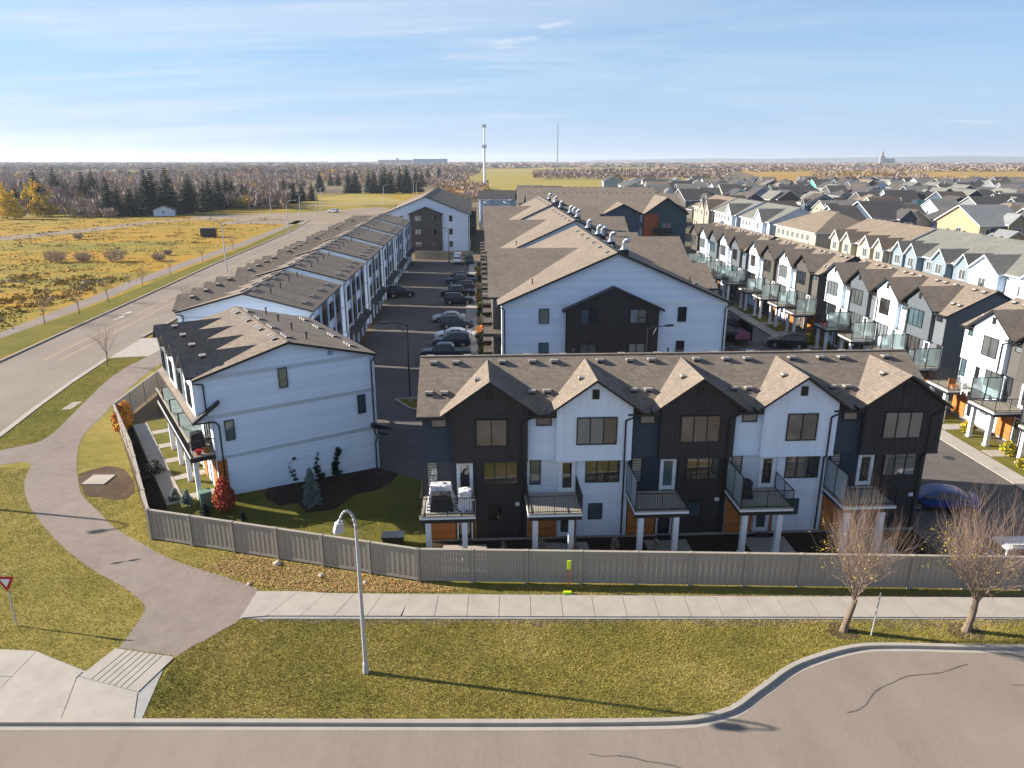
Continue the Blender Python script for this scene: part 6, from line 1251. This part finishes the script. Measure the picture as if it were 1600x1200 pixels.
# woods: bare trees too many to count
def woods(name, xs, ys, hs, rs, weights, per=26, wd=.07):
    gt = np.sin(xs * .013 + 2 * np.sin(ys * .009)) + np.sin(ys * .011 + xs * .004 + 1.7 * np.sin(xs * .006)); kp = gt > (-1.0 if len(xs) > 1500 else -9); xs, ys, hs, rs, gt = xs[kp], ys[kp], hs[kp], rs[kp], gt[kp]; hs = hs * (.82 + .11 * (gt + 1))
    n = len(xs); rng = RNG; base = twig_cloud('t', per * 12, 1.0, .36, None, rng, .12, 1.0, up=.8).reshape(12, per, 3, 3)
    V = []
    tw = rng.integers(0, 12, n); B = base[tw]
    C = B.mean(axis=2, keepdims=True)
    # widen each twig in metres rather than with the tree
    mid0 = (B[:, :, 0] + B[:, :, 1]) / 2; T = B[:, :, 2]; sc = np.stack([rs / .36, rs / .36, hs], 1)[:, None, :]
    off = np.stack([xs, ys, np.full(n, -.1)], 1)[:, None, :]
    A_ = mid0 * sc + off; T = T * sc + off; S = (B[:, :, 1] - B[:, :, 0]) / 2; S = S / (np.linalg.norm(S, axis=2, keepdims=True) + 1e-9) * (wd * hs)[:, None, None] * (.6 + .8 * rng.random((n, per, 1)))
    V = np.stack([A_ - S, A_ + S, T], 2).reshape(-1, 3)
    # trunks
    th = rng.random(n) * 3.14; S = np.stack([np.cos(th), np.sin(th), np.zeros(n)], 1) * (.012 * hs)[:, None]; P = np.stack([xs, ys, np.full(n, -.1)], 1); Tt = P + np.stack([np.zeros(n), np.zeros(n), hs * .8], 1)
    V2 = np.stack([P - S, P + S, Tt], 1).reshape(-1, 3)
    mi = np.concatenate([np.repeat(rng.choice(len(brush), n, p=weights), per), np.zeros(n, dtype=int)]); V = np.concatenate([V, V2])
    return struct(name, mesh_from(name, V, np.arange(len(V)).reshape(-1, 3).tolist(), brush, mi, uv=False), 'stuff')
def field(n, y0, y1, a0, a1, p=1.0):
    y = y0 + (y1 - y0) * RNG.random(n) ** p; return y * (a0 + (a1 - a0) * RNG.random(n)), y
def H(n, lo, hi): return lo + (hi - lo) * RNG.random(n)
x, y = field(2600, 345, 560, -.78, -.30); k = ~((x > -250) & (x < -40) & (y < 352)); woods('bare_woods', x[k], y[k], H(k.sum(), 7, 12), H(k.sum(), 2.2, 3.6), [.42, .40, .10, .03, .03, .02], 46, .035)
x, y = field(2300, 560, 1000, -.78, -.06); k = ~(((x > -175) & (x < -95) & (y < 700)) | ((x < -640) & (y > 1080))); woods('bare_woods', x[k], y[k], H(k.sum(), 7, 12), H(k.sum(), 3, 4.5), [.40, .36, .12, .05, .04, .03], 34, .06)
x, y = field(2600, 1000, 2200, -.78, -.045); k = ~((x < -560) & (y < 1600) & (x > -900)); woods('bare_woods', x[k], y[k], H(k.sum(), 9, 14), H(k.sum(), 6, 10), [.40, .34, .12, .08, .04, .02], 30, .16)
x, y = field(2600, 2200, 7000, -.8, .02, 1.5); woods('bare_woods', x, y, H(len(x), 9, 15), H(len(x), 22, 45), [.45, .38, .1, .03, .04, 0], 16, .5)
x, y = field(230, 420, 620, -.10, -.035); woods('tan_brush', x, y, H(len(x), 6, 11), H(len(x), 2.5, 4), [.25, .1, .4, .2, .05, 0], 30, .07)
x, y = field(70, 300, 345, -.66, -.50); woods('grey_brush', x, y, H(len(x), 6, 10), H(len(x), 2, 3.2), [.6, .4, 0, 0, 0, 0], 34, .05)
x, y = field(60, 296, 330, -.60, -.52); woods('grey_brush', x, y, H(len(x), 3, 6), H(len(x), 2, 3.2), [.4, .4, .1, 0, .1, 0], 34, .05)
x, y = field(420, 880, 1250, .03, .285); woods('brown_copse', x, y, H(len(x), 9, 14), H(len(x), 4, 7), [.52, .40, .06, .01, .01, 0], 30, .10)
x, y = field(520, 640, 900, .40, .55); woods('tan_copse', x, y, H(len(x), 8, 14), H(len(x), 3, 5), [.27, .1, .42, .17, .04, 0], 32, .07)
x, y = field(340, 660, 860, .54, .76); woods('tan_copse', x, y, H(len(x), 5, 9), H(len(x), 3, 5), [.3, .15, .42, .07, .06, 0], 30, .07)
x, y = field(900, 1500, 2400, .27, .8); woods('brown_woods', x, y, H(len(x), 8, 13), H(len(x), 10, 16), [.46, .36, .10, .01, .07, 0], 26, .18)
x, y = field(2600, 2400, 8000, .02, .82, 1.4); woods('brown_woods', x, y, H(len(x), 8, 13), H(len(x), 25, 50), [.45, .32, .14, .02, .07, 0], 16, .5)
# low ridge on the right horizon
V = []; F = []
for i in range(61):
    t = i / 60; xx = 1500 + t * 16500; yy = 15000 - t * 2500; h = 22 + 95 * (1 - math.exp(-t * 3.0)) + 10 * math.sin(t * 19) + 6 * math.sin(t * 47 + 1); V += [(xx, yy - 2500, -1), (xx, yy, h), (xx + 200, yy + 6000, h * .9)]
for i in range(60):
    for j in range(2): a = i * 3 + j; F.append((a, a + 3, a + 4, a + 1))
struct('distant_hills', mesh_from('distant_hills', V, F, [hillm], None, True))
# fallen leaves along the angled fence
n = 11000; t = RNG.random(n); off = RNG.random(n) ** .9; ax, ay = -16.2 + 13 * t, 37.75 - 3.6 * t
X = ax - .26 * off * 3 + RNG.normal(size=n) * .8; Y = ay - off * (2.6 + 0 * t) * np.clip(1.2 - np.abs(t - .5) * 1.1, .3, 1) + RNG.normal(size=n) * .12
k = (Y > 33.6) & (Y < 39.26 - .2747 * (X + 21.9) - .1); X, Y = X[k], Y[k]; n = len(X); P = np.stack([X, Y, np.full(n, .0) + RNG.random(n) * .05], 1); a = RNG.normal(size=(n, 3)); a[:, 2] *= .4; a /= np.linalg.norm(a, axis=1)[:, None]; c = np.cross(a, np.array([0, 0, 1.0]) + RNG.normal(size=(n, 3)) * .2); c /= np.linalg.norm(c, axis=1)[:, None]; s_ = .028 + .028 * RNG.random((n, 1))
struct('fallen_leaves', mesh_from('fallen_leaves', np.stack([P - a * s_, P + c * s_ * .6, P + a * s_, P - c * s_ * .6], 1).reshape(-1, 3), np.arange(n * 4).reshape(-1, 4).tolist(), [leaf_f, leaf_f2, leaf_o], RNG.choice(3, n, p=[.55, .40, .05]), uv=False), 'stuff')
# grass blades and tufts on the near lawns
def inside(px, py, poly):
    r_ = np.zeros(len(px), bool); j = len(poly) - 1
    for i in range(len(poly)):
        xi, yi = poly[i]; xj, yj = poly[j]; c_ = ((yi > py) != (yj > py)) & (px < (xj - xi) * (py - yi) / (yj - yi + 1e-12) + xi); r_ ^= c_; j = i
    return r_
def grass(name, n, box, keep, h0, h1, z=-.03):
    x = box[0] + (box[2] - box[0]) * RNG.random(n); y = box[1] + (box[3] - box[1]) * RNG.random(n); k = keep(x, y); x, y = x[k], y[k]; m_ = len(x)
    th = RNG.random(m_) * 6.283; h = h0 + (h1 - h0) * RNG.random(m_) ** 2; P = np.stack([x, y, np.full(m_, z)], 1); S = np.stack([np.cos(th), np.sin(th), np.zeros(m_)], 1) * .012; T = P + np.stack([RNG.normal(size=m_) * .5 * h, RNG.normal(size=m_) * .5 * h, h], 1)
    cl = (np.sin(x * .9 + 1.3 * np.sin(y * .7)) + np.sin(y * 1.3 + x * .31 + 2 * np.sin(x * .23)) + RNG.normal(size=m_) * 1.1); mi = np.digitize(cl, [-.7, .8, 2.0])
    return struct(name, mesh_from(name, np.stack([P - S, P + S, T], 1).reshape(-1, 3), np.arange(m_ * 3).reshape(-1, 3).tolist(), GB, mi, uv=False), 'stuff')
GB = [plain('blade_green', (0.17, 0.17, 0.03), .8, .3, 1), plain('blade_olive', (0.27, 0.23, 0.045), .8, .3, 1), plain('blade_straw', (0.37, 0.295, 0.085), .85, .3, 1), plain('blade_pale', (0.45, 0.36, 0.15), .85, .25, 1)]
trail_poly = TLs + TBs + TRs[::-1]; pave = [(-27, 24), (-15.2, 24), (-15.9, 28.1), (-18.7, 28.95), (-19.1, 27.3), (-22.4, 28.76), (-27, 29)]; roadp = K + [(-30, 2), (46, 2)]; patch = [(-32.5, 49.3), (-30.6, 51.5), (-28.6, 49.6), (-26.0, 45.6), (-26.8, 44.5), (-29.2, 45.4)]
front_lawn = lambda x, y: (y < 31.2) & ~inside(x, y, trail_poly) & ~inside(x, y, pave) & ~inside(x, y, roadp)
grass('lawn_grass', 240000, (-15.6, 24.2, 34, 31.2), front_lawn, .03, .11)
grass('lawn_grass', 30000, (-7, 32.9, 34, 34.6), lambda x, y: y < 34.6 - .02 * (x + 5), .03, .10)
left_side = lambda x, y: ~inside(x, y, trail_poly) & ~inside(x, y, pave) & ~inside(x, y, patch) & (y < np.where(x > -21.9, 39.2 - .275 * (x + 21.9), 39.2 - 1.66 * (x + 21.9))) & (y > 24.5) & ((x < -13.8) | (y > 33.6))
grass('lawn_grass', 200000, (-42, 25, -5.2, 50), left_side, .03, .11)
island_p = TBs[2:-3] + [(-46.94, 81.33), (-47.0, 80.49), (-45.79, 71.68), (-44.49, 64.31), (-42.94, 56.68), (-42.2, 53.6)]
grass('lawn_grass', 50000, (-47.2, 53, -38.5, 82), lambda x, y: inside(x, y, island_p), .03, .10)
for k in range(5): grass('yard_grass', 9000, (-20, 35, -5.2, 43), lambda x, y, k=k: inside(x, y, [tuple(yard_pt(.05, k * .11)[:2]), tuple(yard_pt(.98, k * .11)[:2]), tuple(yard_pt(.98, k * .11 + .11)[:2]), tuple(yard_pt(.05, k * .11 + .11)[:2])]), .05, .11, yard_pt(.3, k * .11)[2])

# ------------------------------------------------------------------ small things
for i, (x, y, s_, lab) in enumerate(((-13.4, 36.4, .24, 'largest pale boulder below the angled fence'), (-10.6, 35.2, .17, 'pale boulder among the fallen leaves'), (-8.0, 34.5, .13, 'small pale stone near the end of the angled fence'), (-14.3, 34.35, .11, 'small white stone at the trail edge'))):
    rng = np.random.default_rng(500 + i); me = bpy.data.meshes.new('boulder'); import bmesh
    bm = bmesh.new(); bmesh.ops.create_icosphere(bm, subdivisions=2, radius=s_)
    for v in bm.verts: v.co *= 1 + rng.normal() * .09; v.co.z *= .6
    bm.to_mesh(me); bm.free(); me.materials.append(rockm); tag(link('boulder', me, None, (x, y, s_ * .2)), lab, 'rock', 'pale boulders by the fence')
untag(tag(struct('concrete_pad', MB(concrete).box(-30.6, 47.0, -.03, -29.0, 48.6, .05)), 'square concrete pad in the bare soil beside the trail', 'concrete pad'))
untag(tag(struct('manhole_slab', MB(concrete).poly([(-41.7, 63.2, -.01), (-40.9, 63.4, -.01), (-41.1, 65.6, -.01), (-41.9, 65.4, -.01)])), 'pale flat utility lid on the grass island', 'utility lid'))
gbx = thing('utility_box', 'green utility box beside the red shrub', 'utility box', (-19.75, 42.35, yard_z(-19.75, 42.35) - .08), R(33)); part('cabinet', MB(greenbox).box(-.35, -.3, 0, .35, .3, 1.0), gbx); part('lid', MB(greenbox).box(-.38, -.33, 1.0, .38, .33, 1.08), gbx)
bb = thing('garden_box', 'black lidded box on the lawn behind the angled fence', 'box', (-7.1, 38.6, 0), R(3)); part('bin', MB(black).box(-.6, -.4, 0, .6, .4, .6), bb); part('lid', MB(PAINT['charcoal']).prism([(-.46, .6), (.46, .6), (.46, .66), (-.46, .72)], -.66, .66, 'x'), bb)
gar = thing('shed', 'small white garage with dark grey hipped roof at the meadow edge', 'shed', (-148, 306, 0), R(20)); part('wall', MB(white).prism([(0, 0), (8, 0), (8, 2.6), (4, 4.1), (0, 2.6)], 0, 10, 'y', white), gar)
part('roof', MB(shing_d).slab([(-.4, -.4, 2.5), (4, -.4, 4.3), (4, 10.4, 4.3), (-.4, 10.4, 2.5)], .15, shing_d).slab([(4, -.4, 4.3), (8.4, -.4, 2.5), (8.4, 10.4, 2.5), (4, 10.4, 4.3)], .15, shing_d), gar); window(gar, (3.2, -.04, 1.2), 0, 1.0, .9, 1, glass_d, wtrim)
db = thing('storage_container', 'dark container standing in the meadow', 'container', (-91.5, 222, 0), R(12)); part('body', MB(PAINT['charcoal']).box(-2.2, -1.2, .15, 2.2, 1.2, 2.6), db); part('door', MB(black).box(-2.24, -1.1, .3, -2.19, 1.1, 2.5), db)
for x, y, h, lab, lean in ((-114.8, 325, 9.5, 'dark wooden utility pole with crossarm left of the roundabout', 0), (-158, 399, 10, 'leaning bare wooden pole before the spruces', .05)):
    up = thing('utility_pole', lab, 'utility pole', (x, y, 0)); part('pole', MB(bark).cyl((0, 0, 0), (-lean * h, 0, h), .17, .12, 7), up)
    if not lean: part('crossarm', MB(bark).box(-1.1, -.08, h - .8, 1.1, .08, h - .6), up)
# things on the balconies of the front row
r3 = R(3.03); fl = lambda a, y, z: (-5.15 + a * math.cos(r3) - y * math.sin(r3), 39.02 + a * math.sin(r3) + y * math.cos(r3), z)
rg = thing('patterned_rug', 'black and white patterned rug on the first balcony', 'rug', fl(1.4, -1.3, 3.055), r3); part('weave', MB(cover_w).box(-1.25, -1.05, 0, 1.25, 1.05, .015), rg); b = MB(black)
for i in range(12):
    for j in range(10):
        if (i + j) % 2: b.box(-1.2 + i * .2, -1 + j * .2, .016, -1.02 + i * .2, -.84 + j * .2, .02)
part('pattern', b, rg)
def lump(name, lab, cat, loc, rz, sx, sy, sz, m, top=.7, sag=.06, seed=0):
    rng = np.random.default_rng(seed); bm = bmesh.new(); bmesh.ops.create_cube(bm, size=1); bmesh.ops.subdivide_edges(bm, edges=bm.edges[:], cuts=4, use_grid_fill=True)
    for v in bm.verts:
        k = 1 - (1 - top) * (v.co.z + .5); v.co.x *= k * sx; v.co.y *= k * sy; v.co.z = (v.co.z + .5) * sz * (1 - .25 * (abs(v.co.x / sx) ** 2 + abs(v.co.y / sy) ** 2)); v.co += Vector(rng.normal(size=3)) * sag * .3
    me = bpy.data.meshes.new(name); bm.to_mesh(me); bm.free(); me.materials.append(m); return tag(link(name, me, None, loc, rz), lab, cat)
lump('covered_grill', 'grill under a black cover on the first balcony', 'grill', fl(1.05, -1.85, 3.08), r3, 1.3, .8, 1.0, cover_k, .8, .06, 1)
lump('covered_table', 'table under a white cover behind the black-covered grill', 'covered table', fl(1.0, -.9, 3.08), r3, 1.5, .9, 1.15, cover_w, .75, .1, 2)
lump('covered_chairs', 'stacked chairs under a tall white cover at the first balcony rail', 'covered chairs', fl(2.4, -1.7, 3.08), r3, .8, .8, 1.15, cover_w, .82, .06, 3)
lump('covered_grill', 'dark covered grill behind the fourth balcony privacy screen', 'grill', fl(18.75, -1.2, 3.06), r3, .9, .7, 1.1, cover_k, .8, .06, 4)
c33, s33 = math.cos(R(33)), math.sin(R(33)); bl = lambda x, y, z: (-9.95 + x * c33 - y * s33, 49.24 + x * s33 + y * c33, z)
lump('covered_grill', 'dark covered grill on the angled block deck', 'grill', bl(-11.7, 1.6, 3.96), R(33), .9, .7, 1.15, cover_k, .8, .06, 5)
rp = thing('red_planter', 'small red planter at the end rail of the angled block deck', 'planter', bl(-11.9, .35, 3.96), 0); part('pot', MB(redp).cyl((0, 0, 0), (0, 0, .32), .14, .2, 10), rp)
shr = leaves('plant', [(0, 0, .2, .25, .25, .2)], 160, .07, [leaf_o, leaf_g]); pf = thing('potted_plant', 'small rust coloured potted plant on the angled block deck', 'plant', bl(-11.4, .5, 3.96), 0); part('foliage', shr, pf); part('pot', MB(wood).cyl((0, 0, 0), (0, 0, .2), .12, .15, 8), pf)
for i, (x, y, lab, mm) in enumerate(((37.2, 59.6, 'wooden planter with plant on the first right balcony', wood), (37.5, 58.2, 'pale lounge chair on the first right balcony', cover_w), (36.4, 68.2, 'round wicker chair on the slate end unit balcony', deckm), (36.2, 84.0, 'red chair on a far right balcony', redp))):
    o = thing('balcony_chair', lab, 'chair' if 'chair' in lab else 'planter', (x + .9, y, 3.06), .4 * i, None); part('seat', MB(mm).box(-.3, -.3, .35, .3, .3, .45), o); part('backrest', MB(mm).box(-.3, .25, .45, .3, .32, .95), o)
    for sx in (-.26, .26):
        for sy in (-.26, .26): part('leg', MB(mm).box(sx - .03, sy - .03, 0, sx + .03, sy + .03, .35), o)
untag(tag(struct('manhole_cover', MB(black).cyl((33.9, 51.9, -.03), (33.9, 51.9, -.018), .42, n=16)), 'round dark manhole cover in the right lane', 'manhole cover'))
